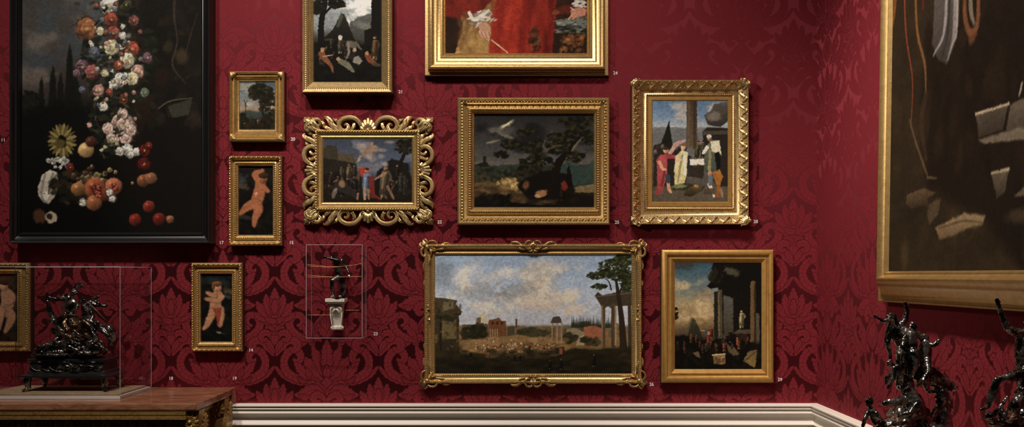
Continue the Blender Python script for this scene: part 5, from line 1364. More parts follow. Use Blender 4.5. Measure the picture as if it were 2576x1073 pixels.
# huge dark painting on right wall (local x = from far end towards the viewer, turned to face left)
y_far, y_near, z_lo, z_hi = .852, CAMD - 1.95, 1.390, 3.05       # distances along the wall from the corner
wr = .122
f = Frame('framed_interior', None, None, 0, .067,
          [(0, 0), (0, .050), (.02, .056), (.06, .055), (.07, .050), (.16, .053), (.28, .060), (.40, .069), (.50, .080), (.52, .086), (.56, .088), (.60, .091), (.66, .097), (.72, .101), (.76, .102), (.80, .099), (.83, .088), (.90, .080), (.94, .081), (1, .067)],
          M['gold_soft'], 'huge dark brown painting in a broad gilt frame on the right wall', 'painting',
          origin=(XR - .001, -(y_far + y_near) / 2, z_lo), rects=([y_far, z_lo, y_near, z_hi], [y_far + wr, z_lo + wr, y_near - wr, z_hi - wr]))
f.root.rotation_euler = (math.radians(-0.9), 0, -PI / 2)
f.root.rotation_mode = 'XYZ'
f.canvas(pic_dark((y_far + wr) / .002, (y_near - wr) / .002, -(z_hi - wr) / .002, -(z_lo + wr) / .002))

# ---------------------------------------------------------------- printed catalogue numbers
NUM = [('11', 8, 352, 'at far left, beside the black-framed still life'), ('17', 557, 610, 'below right of the black-framed flower still life'),
       ('20', 737, 350, 'right of the small wooded valley picture'), ('15', 733, 610, 'right of the putto with raised arm'),
       ('14', 631, 880, 'right of the putto clutching its chest'), ('18', 430, 951, 'just right of the large glass case'),
       ('19', 590, 951, 'above the marble table corner'), ('21', 1008, 231, 'right of the travellers and pyramid picture'),
       ('22', 1106, 558, 'right of the pierced scrollwork frame'), ('23', 945, 839, 'right of the small wall-mounted case'),
       ('24', 1548, 184, 'right of the red-robed portrait'), ('25', 1552, 559, 'right of the storm landscape'),
       ('26', 1639, 966, 'right of the wide ruins view'), ('28', 1901, 557, 'right of the column scene'), ('29', 1962, 954, 'right of the dusk ruins picture')]
for s_, px, py, where in NUM:
    cu = bpy.data.curves.new('lettering', 'FONT')
    cu.body = s_
    cu.size = 0.0225
    cu.extrude = 0.0004
    cu.offset = 0.0004
    cu.align_x, cu.align_y = 'CENTER', 'CENTER'
    to = bpy.data.objects.new('lettering', cu)
    C.objects.link(to)
    bpy.context.view_layer.update()
    me = bpy.data.meshes.new_from_object(to.evaluated_get(bpy.context.evaluated_depsgraph_get()))
    bpy.data.objects.remove(to)
    me.name = 'exhibit_sign'
    me.materials.clear(); me.materials.append(M['white'])
    o = bpy.data.objects.new('exhibit_sign', me)
    C.objects.link(o)
    o.location = W3(px, py) + Vector((0, -.0006, 0))
    o.rotation_euler = (PI / 2, 0, 0)
    tag(o, 'white number %s on red wall %s' % (s_, where), 'number', 'catalogue numbers on the wall')
# ---------------------------------------------------------------- bronzes, cases, table
NT = bpy.data.textures.new('chased_surface', 'CLOUDS')
NT.noise_scale = 0.010
NT.noise_depth = 2


def cast(mb, name, mat, parent, voxel=.003, smooth=3, disp=.004):
    disp *= 1.15
    """fuse overlapping limbs into one continuous cast surface"""
    o = mb.build(name, mat, parent, ang=180)
    r = o.modifiers.new('fuse', 'REMESH'); r.mode = 'VOXEL'; r.voxel_size = voxel; r.use_smooth_shade = True
    s = o.modifiers.new('soften', 'SMOOTH'); s.iterations = smooth; s.factor = .5
    if disp:
        d = o.modifiers.new('chasing', 'DISPLACE'); d.texture = NT; d.strength = disp; d.mid_level = .5; d.texture_coords = 'LOCAL'
    return o


class Map:
    """photo crop coordinates -> world, at a base distance d (+ offsets towards/away)"""
    def __init__(s, ox, oy, k, d, org):
        s.ox, s.oy, s.k, s.d, s.org = ox, oy, k, d, Vector(org)
        s.u = d / FPX / k

    def __call__(s, x, y, dd=0.0):
        return W3(s.ox + x / s.k, s.oy + y / s.k, s.d + dd) - s.org

    def limb(s, mb, pts, rs, n=10):
        mb.limb([s(*p) for p in pts], [r * s.u for r in rs], n)

    def ball(s, mb, p, rx, rz=None, ry=None, rot=0.0):
        rz = rz or rx
        mb.ell(s(*p), (rx * s.u, (ry or (rx + rz) / 2) * s.u, rz * s.u), rot, 14, 9)

    def head(s, mb, p, r, face=(-1, 0), hair=True):
        """head with nose, brow, chin and hair; face = direction in the picture"""
        x, y, d = p
        s.ball(mb, p, r * .84, r, r * .9)
        s.limb(mb, [(x + face[0] * r * .7, y - r * .1, d - .1 * r * s.u), (x + face[0] * r * 1.05, y + r * .15, d - .1 * r * s.u)], [r * .16, r * .14], 6)
        s.limb(mb, [(x + face[0] * r * .62, y + r * .6, d), (x + face[0] * r * .75, y + r * .75, d)], [r * .26, r * .2], 6)
        s.limb(mb, [(x + face[0] * r * .6, y - r * .38, d - .4 * r * s.u), (x + face[0] * r * .6, y - r * .38, d + .4 * r * s.u)], [r * .2, r * .2], 6)
        if hair:
            for k in range(9):
                a = k * .75
                s.ball(mb, (x - face[0] * r * (.35 + .25 * math.cos(a)), y - r * (.45 + .4 * math.sin(a * .8)), d + .5 * r * s.u * math.sin(a * 1.7)), r * .34)

    def hand(s, mb, p, dirn, r):
        """palm, four unequal fingers, thumb"""
        x, y, d = p
        L = math.hypot(*dirn); ux, uy = dirn[0] / L, dirn[1] / L
        s.ball(mb, p, r, r * .9, r * .6)
        for k, ln in enumerate((1.5, 1.75, 1.65, 1.3)):
            o = (k - 1.5) * r * .5
            a = (x - uy * o + ux * r * .6, y + ux * o + uy * r * .6, d)
            b = (x - uy * o * 1.1 + ux * r * (1.0 + ln * .35), y + ux * o * 1.1 + uy * r * (1.0 + ln * .35), d - .2 * r * s.u)
            c = (x - uy * o * 1.1 + ux * r * (.9 + ln * .8), y + ux * o * 1.1 + uy * r * (.9 + ln * .8), d - .7 * r * s.u)
            s.limb(mb, [a, b, c], [r * .26, r * .23, r * .18], 6)
        s.limb(mb, [(x - uy * r * .8, y + ux * r * .8, d), (x - uy * r * 1.4 + ux * r * .7, y + ux * r * 1.4 + uy * r * .7, d - .3 * r * s.u)], [r * .3, r * .2], 6)


# ---- marble-topped gilt console table
TX0, TX1, TY, TZ = -3.15, -1.352, -0.56, 0.934
root = thing('console_table', (-2.25, TY / 2, 0), 'gilt carved console table with a brown marble top, against the back wall', 'table')
O = Vector((-2.25, TY / 2, 0))
lb = lambda mb, x0, x1, y0, y1, z0, z1: mb.box(x0 - O.x, x1 - O.x, y0 - O.y, y1 - O.y, z0, z1)
mb = MB()
xa, xb, ya, yb = TX0 - O.x, TX1 - O.x, TY - O.y, -.057 - O.y
mb.loops([[(xa + i, ya + i, z), (xb - i, ya + i, z), (xb - i, yb, z), (xa + i, yb, z)] for i, z in ((.012, TZ - .035), (.003, TZ - .032), (0, TZ - .026), (0, TZ - .003), (.003, TZ))], True, True)
lb(mb, TX0, TX1, -.06, -.002, ZR + .003, TZ - .0005) if False else mb.box(xa, xb, yb - .002, -.002 - O.y, ZR + .004, TZ - .0004)
mb.build('marble_top', M['marble'], root, smooth=False)
mb = MB()
GX1 = -1.415
for z0, z1, out in ((TZ - .050, TZ - .036, .030), (TZ - .058, TZ - .050, .026), (TZ - .070, TZ - .058, .034), (TZ - .16, TZ - .070, -.010)):
    lb(mb, TX0 + .03 - out, GX1 + .4 * out, TY + .03 - out, -.075, z0, z1)
mb.build('apron', M['gold_dark'], root, smooth=False)
mb = MB(); rr = random.Random(4)
yq = TY + .038 - O.y
for c in np.arange(-3.05, -1.50, .165):
    for e in (1, -1):
        T = lambda u, v: (c - O.x + e * u, TZ - .112 + v)
        for pts, w, h in (([(.004, -.036), (.026, -.030), (.050, -.004), (.050, .022), (.032, .032), (.020, .020), (.028, .008)], [.003, .006, .007, .007, .006, .005, .002], [.008, .016, .018, .018, .016, .014, .008]),
                          ([(.044, -.018), (.062, -.002), (.074, .022), (.082, .036)], [.003, .008, .007, .001], [.010, .018, .016, .006]),
                          ([(.050, -.026), (.068, -.030), (.082, -.018)], [.003, .007, .001], [.010, .016, .006]),
                          ([(.002, .026), (.012, .036), (.022, .038)], [.004, .006, .001], [.012, .020, .008])):
            mb.leaf([T(*q) for q in pts], w, h, yq, sc=.15)
    for a in np.linspace(-1, 1, 5):
        mb.leaf([(c - O.x, TZ - .128), (c - O.x + .010 * math.sin(a), TZ - .128 + .016 * math.cos(a)), (c - O.x + .026 * math.sin(a), TZ - .128 + .034 * math.cos(a))], [.003, .006, .002], [.012, .022, .010], yq, 8)
    mb.ell((c - O.x, yq - .014, TZ - .130), (.010, .010, .010))
mb.build('leaf_carving', M['gold_dark'], root, ang=180)
for lx, ly in ((-1.392, TY + .075), (-1.392, -.13), (-3.08, TY + .075), (-3.08, -.13)):
    mb = MB()
    c = Vector((lx - O.x, ly - O.y, 0))
    mb.sqloft(c, [(-.006, 0), (.004, .01), (.004, .05), (-.012, .07), (-.020, .20), (-.018, .45), (-.006, .62), (.004, .70), (.008, .76), (.008, .80), (-.004, .815), (-.004, TZ - .036)], .040, .040)
    leg = mb.build('leg', M['gold_dark'], root)
    mb = MB()
    for k in range(10):                                       # carved rosette on the block
        a = 2 * PI * k / 10
        mb.leaf([(c.x + .006 * math.cos(a), TZ - .085 + .006 * math.sin(a)), (c.x + .024 * math.cos(a), TZ - .085 + .024 * math.sin(a)), (c.x + .040 * math.cos(a + .2), TZ - .085 + .040 * math.sin(a + .2))], [.004, .009, .003], [.006, .014, .006], c.y - .046, 8)
    mb.ell((c.x, c.y - .054, TZ - .085), (.010, .010, .010))
    v0 = mb.n
    for k in range(9):                                        # leaves on the outer side of the block
        a = 2 * PI * k / 9
        mb.capsule((c.x + .046, c.y + .008 * math.cos(a), TZ - .09 + .008 * math.sin(a)), (c.x + .052, c.y + .034 * math.cos(a), TZ - .09 + .034 * math.sin(a)), .008, .004, 6)
    mb.build('rosette', M['gold_dark'], leg, ang=180)

# ---- acrylic case on the table
CX0, CX1, CY0, CY1, CZ0, CZ1 = -2.42, -1.750, -.422, -.072, TZ + .001, 1.5365
root = thing('display_case', ((CX0 + CX1) / 2, (CY0 + CY1) / 2, CZ0), 'large clear acrylic case standing on the marble table over the bronze group', 'display case')
O = root.location.copy()
lb = lambda mb, x0, x1, y0, y1, z0, z1: mb.box(x0 - O.x, x1 - O.x, y0 - O.y, y1 - O.y, z0 - O.z, z1 - O.z)
mb = MB(); lb(mb, CX0, CX1, CY0, CY1, CZ0, CZ0 + .012); mb.build('base', M['white_base'], root, smooth=False)
T_ = .005
for a in ((CX0, CX1, CY0, CY0 + T_), (CX0, CX1, CY1 - T_, CY1), (CX0, CX0 + T_, CY0 + T_, CY1 - T_), (CX1 - T_, CX1, CY0 + T_, CY1 - T_)):
    mb = MB(); lb(mb, *a, CZ0 + .012, CZ1 - T_); mb.build('pane', M['pane'], root, smooth=False)
mb = MB(); lb(mb, CX0, CX1, CY0, CY1, CZ1 - T_, CZ1); mb.build('pane', M['pane'], root, smooth=False)
e = .0009
for x in (CX0, CX1):
    for y in (CY0, CY1):
        mb = MB(); lb(mb, x - e, x + e, y - e, y + e, CZ0 + .012, CZ1); mb.build('edge', M['edge'], root, smooth=False)
for a in [(CX0, CX1, y - e, y + e, CZ1 - e, CZ1 + e) for y in (CY0, CY1)] + [(x - e, x + e, CY0, CY1, CZ1 - e, CZ1 + e) for x in (CX0, CX1)]:
    mb = MB(); lb(mb, *a); mb.build('edge', M['edge'], root, smooth=False)
mb = MB()
BX0, BX1, BY0, BY1 = -2.38, -1.768, -.398, -.092
for i, z in ((0, 0),): mb.loops([[(BX0 + o - O.x, BY0 + o - O.y, z_), (BX1 - o - O.x, BY0 + o - O.y, z_), (BX1 - o - O.x, BY1 - o - O.y, z_), (BX0 + o - O.x, BY1 - o - O.y, z_)] for o, z_ in ((.003, .0125), (0, .014), (0, .019), (.003, .0205))], True, True)
mb.build('mount_board', M['board'], root, smooth=False)
BZ = CZ0 + .0215

# ---- bronze group on footed plinth
PC = Vector((-2.046, -.245, BZ))
root = thing('bronze_group', PC, 'dark bronze group of struggling figures on a footed plinth inside the large case', 'sculpture')
mb = MB()
PB = lambda px: (px - PPX) / FPX
hx, hy = .190, .088
mb.sqloft((0, 0, 0), [(.006, .062), (.016, .066), (.016, .074), (.004, .080), (-.008, .084)], hx, hy)
mb.sqloft((0, 0, 0), [(-.008, .083), (-.010, .090), (-.016, .096), (-.018, .132), (-.012, .137), (-.006, .141), (-.006, .148), (-.012, .151)], hx, hy)
pl = mb.build('plinth', M['ebony_gloss'], root, ang=25)
for sx in (1, -1):
    for sy in (1, -1):
        mb = MB(); c = Vector((sx * (hx - .012), sy * (hy - .012), 0))
        mb.limb([c + Vector((0, 0, .066)), c + Vector((sx * .004, sy * .003, .040)), c + Vector((-sx * .002, -sy * .002, .018)), c + Vector((sx * .004, sy * .006, .009))], [.018, .017, .011, .009])
        for k in (-1, 0, 1):
            mb.limb([c + Vector((sx * .004, sy * .006, .010)), c + Vector((sx * (.014 + .003 * k), -.016 * (1 if sy < 0 else -1) + .007 * k, .0065))], [.008, .006], 7)
        cast(mb, 'foot', M['bronze'], root, .0022, 2, .001)
mb = MB()
yq = -hy + .016
for e_ in (1, -1):
    for pts, w, h in (([(.004, .104), (.030, .098), (.056, .106), (.074, .122), (.070, .138), (.056, .138), (.054, .126)], [.003, .006, .007, .006, .005, .004, .002], [.006, .012, .014, .014, .012, .010, .005]),
                      ([(.058, .104), (.088, .104), (.112, .116), (.128, .112)], [.003, .007, .006, .002], [.006, .012, .010, .004]), ([(.084, .124), (.106, .134), (.126, .128), (.142, .136)], [.002, .006, .005, .001], [.005, .010, .009, .004]),
                      ([(.120, .104), (.146, .106), (.162, .120), (.168, .136)], [.002, .006, .006, .001], [.005, .010, .010, .004]), ([(.006, .150), (.020, .146), (.030, .132), (.024, .118)], [.004, .006, .006, .002], [.008, .014, .014, .006]),
                      ([(.0, .156), (.012, .158), (.024, .154)], [.004, .005, .001], [.008, .012, .004])):
        mb.leaf([(e_ * a, b) for a, b in pts], w, h, yq, sc=.2)
mb.ell((0, yq - .006, .128), (.026, .012, .018), 0, 14, 8)
for k in range(60):
    a = random.Random(k).uniform
    mb.ell((a(-.165, .165), yq, .102 + abs(a(-.5, .5)) * .05), (.004, .007, .004), 0, 6, 4)
mb.v = [(x, y, .092 + (z - .100) * .74) for x, y, z in mb.v]
mb.build('garland_relief', M['bronze'], pl, ang=180)

S = Map(20, 690, 3.353, 4.155, PC)
mb = MB()                                                     # rocky ground
for x, y, r1, r2, dd in ((500, 665, 300, 34, 0), (420, 640, 170, 36, -.02), (600, 620, 190, 60, .01), (700, 600, 110, 60, .0), (300, 640, 80, 30, -.03), (560, 585, 130, 60, .03), (780, 640, 60, 40, .02), (680, 650, 130, 24, -.05), (380, 668, 160, 18, -.06)):
    S.ball(mb, (x, y, dd), r1, r2, min(r1, 110))
S.ball(mb, (500, 682, 0), 312, 16, 118)
cast(mb, 'rocky_ground', M['bronze'], root, .004, 2, .012)
def person(name, mat, items, heads=(), hands=(), vox=.0018):
    mb = MB()
    for pts, rs in items: S.limb(mb, pts, rs)
    for h in heads: S.head(mb, *h)
    for h in hands: S.hand(mb, *h)
    return cast(mb, name, mat, root, vox, 2, .003)
person('climbing_figure', M['bronze'], [([(505, 340, .03), (505, 270, .03), (520, 205, .02)], [40, 44, 40]), ([(520, 205, .02), (548, 165, .01)], [22, 18]), ([(470, 200, .02), (405, 208, -.01), (345, 190, -.02)], [22, 17, 12]), ([(555, 215, .01), (590, 262, -.02), (556, 322, -.04)], [22, 17, 13]),
       ([(490, 345, .02), (450, 400, -.01), (430, 470, .0)], [34, 26, 16]), ([(530, 345, .03), (590, 390, .02), (640, 450, .02)], [34, 26, 16]), ([(560, 128, .01), (590, 80, .01), (612, 64, .0)], [20, 14, 6]), ([(575, 120, .0), (625, 92, -.01), (640, 112, -.01)], [14, 14, 7]), ([(470, 175, .02), (520, 172, .02)], [14, 16])],
       [((556, 148, 0), 27, (1, 0))], [((338, 184, -.02), (-.2, -1), 15)])
person('falling_figure', M['bronze'], [([(420, 400, .0), (450, 430, -.01), (470, 490, .0)], [40, 44, 36]), ([(385, 372, -.01), (350, 300, -.01), (336, 225, -.02)], [28, 22, 13]), ([(430, 380, -.04), (480, 350, -.05), (520, 345, -.06)], [24, 18, 12]), ([(465, 490, .0), (520, 520, -.05), (600, 560, -.06)], [36, 32, 18]),
       ([(450, 500, .02), (420, 540, .0), (360, 590, -.03)], [34, 24, 14]), ([(380, 470, .01), (440, 500, .0)], [26, 30])], [((372, 385, -.03), 30, (-1, 0))], [((336, 212, -.02), (0, -1), 15)])
person('armoured_figure', M['bronze_warm'], [([(545, 405, -.05), (570, 440, -.05), (600, 480, -.03)], [52, 56, 44]), ([(500, 370, -.04), (470, 420, -.06), (500, 470, -.08)], [24, 20, 13]), ([(590, 385, -.03), (640, 390, -.05), (690, 430, -.06)], [24, 18, 12]), ([(590, 490, -.03), (530, 530, -.08), (450, 500, -.08)], [40, 30, 18]), ([(620, 490, .0), (690, 530, -.02), (790, 570, -.02)], [38, 30, 18])],
       [((480, 345, -.05), 26, (-1, 0))])
person('winged_figure', M['bronze'], [([(650, 260, .02), (665, 330, .02), (680, 400, .03)], [34, 42, 44]), ([(648, 250, .02), (636, 225, .01)], [18, 16]), ([(690, 280, .02), (720, 350, -.01), (690, 400, -.03)], [22, 17, 12]), ([(680, 240, .03), (740, 256, .04), (800, 262, .03)], [24, 20, 12]), ([(690, 400, .02), (770, 440, .01), (850, 500, .0), (870, 570, .0)], [38, 34, 26, 20]),
       ([(690, 250, .04), (720, 205, .04), (765, 184, .03)], [20, 22, 9]), ([(700, 250, .04), (740, 225, .04), (790, 250, .03)], [16, 16, 8]), ([(840, 440, .0), (880, 480, .0), (880, 540, .0)], [26, 30, 34]), ([(620, 400, .0), (650, 430, -.01), (760, 400, -.02)], [26, 26, 14]), ([(660, 420, -.02), (740, 520, -.04)], [24, 30])],
       [((632, 214, 0), 26, (-1, 0))], [((812, 262, .03), (1, .1), 14)])
person('fallen_figure', M['bronze'], [([(330, 592, -.05), (390, 585, -.06), (450, 580, -.06)], [26, 28, 26]), ([(280, 612, -.06), (305, 600, -.06)], [14, 16]), ([(330, 590, -.08), (290, 630, -.09), (250, 640, -.08)], [16, 13, 9]), ([(450, 580, -.06), (520, 555, -.08), (600, 590, -.08)], [28, 24, 14]), ([(440, 595, -.06), (520, 610, -.09), (590, 640, -.09)], [26, 22, 13]), ([(660, 585, -.05), (720, 600, -.07), (790, 612, -.06)], [24, 24, 16])],
       [((262, 616, -.06), 22, (-1, 0))])
mb = MB(); rr = random.Random(12)
for k in range(26):
    x, y = rr.uniform(300, 860), rr.uniform(520, 640)
    if y < 700 - x * .45 and x < 420: continue
    a = rr.uniform(-.6, .9); ln = rr.uniform(24, 70)
    S.limb(mb, [(x, y, rr.uniform(-.09, -.04)), (x + ln * .5 * math.cos(a), y + ln * .5 * math.sin(a) - 6, rr.uniform(-.10, -.05)), (x + ln * math.cos(a), y + ln * math.sin(a), rr.uniform(-.08, -.04))], [7, rr.uniform(8, 15), 4], 8)
for pts, rs in (([(700, 430, -.03), (735, 470, -.04), (720, 520, -.05)], [8, 14, 6]), ([(560, 470, -.10), (600, 510, -.10), (650, 520, -.09)], [10, 16, 8]), ([(420, 440, -.06), (450, 470, -.07), (480, 480, -.07)], [14, 18, 10]), ([(640, 380, -.05), (700, 390, -.05), (740, 420, -.05)], [9, 14, 7]), ([(800, 470, -.03), (850, 520, -.03), (890, 560, -.02)], [12, 20, 9])):
    S.limb(mb, pts, rs, 8)
cast(mb, 'drapery', M['bronze'], root, .0018, 1, .003)
mb = MB(); c = S(516, 252, -.055); u = S.u
mb.lathe(Vector((0, 0, 0)), [(0.002, .016), (18 * u, .014), (44 * u, .008), (62 * u, .001), (68 * u, -.003), (68 * u, -.007), (60 * u, -.006), (2 * u, .004)], 28)
o = mb.build('shield', M['bronze'], root, ang=60); o.location = c; o.rotation_euler = (math.radians(80), math.radians(-18), math.radians(-20))
mb = MB(); mb.limb([S(676, 232, -.04), S(852, 412, -.04)], [.0022, .0022], 8); mb.build('spear', M['bronze_warm'], root, ang=180)

# ---- wall case with small bronze on stone bracket
d0 = CAMD - .118
p0, p1 = W3(770.5, 850, d0), W3(911, 615, d0)
root = thing('wall_case', ((p0.x + p1.x) / 2, -.001, p0.z), 'small clear acrylic box fixed to the red wall, holding a bronze figurine', 'display case')
O = Vector(root.location)
lb = lambda mb, x0, x1, y0, y1, z0, z1: mb.box(x0 - O.x, x1 - O.x, y0 - O.y, y1 - O.y, z0 - O.z, z1 - O.z)
for a in ((p0.x, p1.x, -.118, -.114, p0.z, p1.z), (p0.x, p0.x + .004, -.114, -.001, p0.z, p1.z), (p1.x - .004, p1.x, -.114, -.001, p0.z, p1.z), (p0.x + .004, p1.x - .004, -.114, -.001, p1.z - .004, p1.z), (p0.x + .004, p1.x - .004, -.114, -.001, p0.z, p0.z + .004)):
    mb = MB(); lb(mb, *a); mb.build('pane', M['pane'], root, smooth=False)
e = .0009
for a in ([(x - e, x + e, -.119, -.1165, p0.z, p1.z) for x in (p0.x, p1.x)] + [(p0.x, p1.x, -.119, -.1165, z - e, z + e) for z in (p0.z + .001, p1.z)]
          + [(x - e, x + e, -.116, -.001, z - e, z + e) for z in (p0.z, p1.z) for x in (p0.x, p1.x)] + [(x - e * .6, x + e * .6, -.0025, -.001, p0.z, p1.z) for x in (p0.x, p1.x)]):
    mb = MB(); lb(mb, *a); mb.build('edge', M['edge'], root, smooth=False)
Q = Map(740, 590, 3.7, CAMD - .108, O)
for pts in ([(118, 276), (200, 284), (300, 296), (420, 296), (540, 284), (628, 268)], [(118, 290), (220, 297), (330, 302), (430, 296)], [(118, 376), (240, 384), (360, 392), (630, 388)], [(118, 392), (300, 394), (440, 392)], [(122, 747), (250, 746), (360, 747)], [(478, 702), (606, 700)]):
    mb = MB(); mb.limb([Q(*p) for p in pts], [.0011] * len(pts), 6); mb.build('reflection_line', M['reflection'], root, ang=180)  # reflections in the acrylic, modelled as thin coppery rods
# bracket
yb = -.085
Q = Map(740, 590, 3.7, CAMD - .06, (0, 0, 0))
a, b = Q(300, 622), Q(478, 593)
root = thing('stone_bracket', ((a.x + b.x) / 2, -.001, Q(0, 890).z), 'pale carved stone bracket inside the small wall case', 'bracket')
O = Vector(root.location); hw = (b.x - a.x) / 2
Z = lambda y: Q(0, y).z - O.z
mb = MB()
mb.loops([[(-w, 0, z), (-w, -dp, z), (w, -dp, z), (w, 0, z)] for w, dp, z in ((hw * .80, .070, Z(640)), (hw * .90, .078, Z(632)), (hw * .96, .086, Z(623)), (hw, .090, Z(621)), (hw, .090, Z(594)), (hw * .98, .088, Z(592)))], True, True)
mb.build('shelf', M['stone'], root, smooth=False)
mb = MB()
mb.loops([[(-w, 0, Z(y)), (-w, -dp * .9, Z(y)), (-w * .9, -dp, Z(y)), (w * .9, -dp, Z(y)), (w, -dp * .9, Z(y)), (w, 0, Z(y))] for w, dp, y in
          ((hw * .40, .022, 876), (hw * .46, .026, 850), (hw * .46, .030, 830), (hw * .52, .036, 790), (hw * .58, .048, 740), (hw * .62, .060, 700), (hw * .65, .064, 675), (hw * .68, .060, 655), (hw * .74, .064, 641))], True, True)
mb.build('console', M['stone'], root, ang=50)
mb = MB()
mb.limb([Vector((-hw * .48, -.026, Z(868))), Vector((hw * .48, -.026, Z(868)))], [.011, .011], 14)
for k in range(6): mb.limb([Vector(((k - 2.5) * hw * .155, -.037, Z(858))), Vector(((k - 2.5) * hw * .155, -.036, Z(880)))], [.003, .003], 6)
mb.build('scroll_foot', M['stone'], root, ang=180)
mb = MB()
for e_ in (1, -1):
    for pts, w in (([(.002, Z(675)), (hw * .30, Z(668)), (hw * .56, Z(690)), (hw * .50, Z(716))], [.004, .006, .005, .001]), ([(.002, Z(690)), (hw * .20, Z(700)), (hw * .34, Z(726))], [.004, .006, .001]), ([(hw * .58, Z(660)), (hw * .60, Z(740)), (hw * .46, Z(840))], [.003, .003, .002])):
        mb.leaf([(e_ * p[0], p[1]) for p in pts], w, [.006, .010, .008, .003], -.060 if len(w) == 4 or w[1] > .004 else -.050, 10)
mb.build('leaf_carving', M['stone'], root, ang=180)
# figurine
zs_ = Q(0, 592).z + .0015
org = Vector((Q(400, 0).x, -.058, zs_))
root = thing('bronze_figurine', org, 'small black bronze figurine bending forward on the pale stone bracket', 'sculpture')
S = Map(740, 590, 3.7, CAMD - .058, org)
mb = MB()
for pts, rs in (([(425, 395, 0), (405, 320, 0), (400, 245, -.005)], [38, 36, 40]), ([(400, 240, -.005), (370, 222, -.01)], [24, 18]), ([(385, 235, -.015), (340, 222, -.02), (300, 210, -.02)], [20, 15, 10]), ([(440, 240, 0), (480, 290, 0), (505, 350, -.01)], [22, 16, 11]),
                ([(405, 400, -.01), (352, 430, -.02), (352, 500, -.01), (372, 566, 0)], [30, 22, 16, 11]), ([(372, 570, 0), (345, 574, -.01)], [13, 9]), ([(440, 400, .005), (450, 480, .005), (446, 566, .005)], [34, 26, 16]), ([(446, 570, .005), (420, 574, 0)], [13, 9]), ([(440, 380, .01), (470, 470, .012), (462, 560, .01)], [24, 20, 16])):
    S.limb(mb, pts, rs)
S.head(mb, (352, 208, -.01), 24, (-1, 0)); S.hand(mb, (292, 210, -.02), (-1, 0), 12); S.hand(mb, (508, 358, -.01), (.1, 1), 12)
cast(mb, 'figure', M['bronze'], root, .0015, 3, .0015)
mb = MB(); mb.lathe((.006, -.004, 0), [(.034, 0), (.034, .004), (.030, .007)], 20); mb.build('base', M['bronze'], root)

# ---- table by the right wall (its top lies just under the picture edge) and two bronzes on it
KX0, KX1, KY0, KY1, KZ = 1.02, XR - .056, -2.62, -1.40, 0.905
root = thing('side_table', ((KX0 + KX1) / 2, (KY0 + KY1) / 2, 0), 'marble-topped table against right wall carrying two bronze groups', 'table')
O = Vector(root.location)
lb = lambda mb, x0, x1, y0, y1, z0, z1: mb.box(x0 - O.x, x1 - O.x, y0 - O.y, y1 - O.y, z0, z1)
mb = MB(); lb(mb, KX0, KX1, KY0, KY1, KZ - .035, KZ); mb.build('marble_top', M['marble'], root, smooth=False)
mb = MB(); lb(mb, KX0 + .03, KX1 - .01, KY0 + .03, KY1 - .03, KZ - .14, KZ - .035); mb.build('apron', M['gold_dark'], root, smooth=False)
for x in (KX0 + .07, KX1 - .06):
    for y in (KY0 + .07, KY1 - .07):
        mb = MB(); mb.sqloft((x - O.x, y - O.y, 0), [(0, 0), (.006, .02), (-.008, .08), (-.012, .4), (.004, .66), (.006, KZ - .036)], .035, .035); mb.build('leg', M['gold_dark'], root)

def group(name, label, d, base, plinth, items, heads, hands, drapes, rocks, vox=.0019, mats=None):
    org = Vector(base)
    root = thing(name, org, label, 'sculpture')
    S = Map(2140, 740, 3.2225, d, org)
    mb = MB(); mb.lathe((0, 0, 0), plinth, 28); mb.build('plinth', M['ebony_gloss'], root)
    mb = MB()
    for a in rocks: S.ball(mb, *a)
    cast(mb, 'rock', M['bronze'], root, .005, 3, .014)
    for nm, its, hd, hn in items:
        mb = MB()
        for pts, rs in its: S.limb(mb, pts, rs, 12)
        for h in hd: S.head(mb, *h)
        for h in hn: S.hand(mb, *h)
        cast(mb, nm, M['bronze'], root, vox, 3, .004)
    for nm, its in drapes:
        mb = MB()
        for pts, rs in its: S.limb(mb, pts, rs, 10)
        cast(mb, nm, M['bronze'], root, vox, 3, .008)
    return root

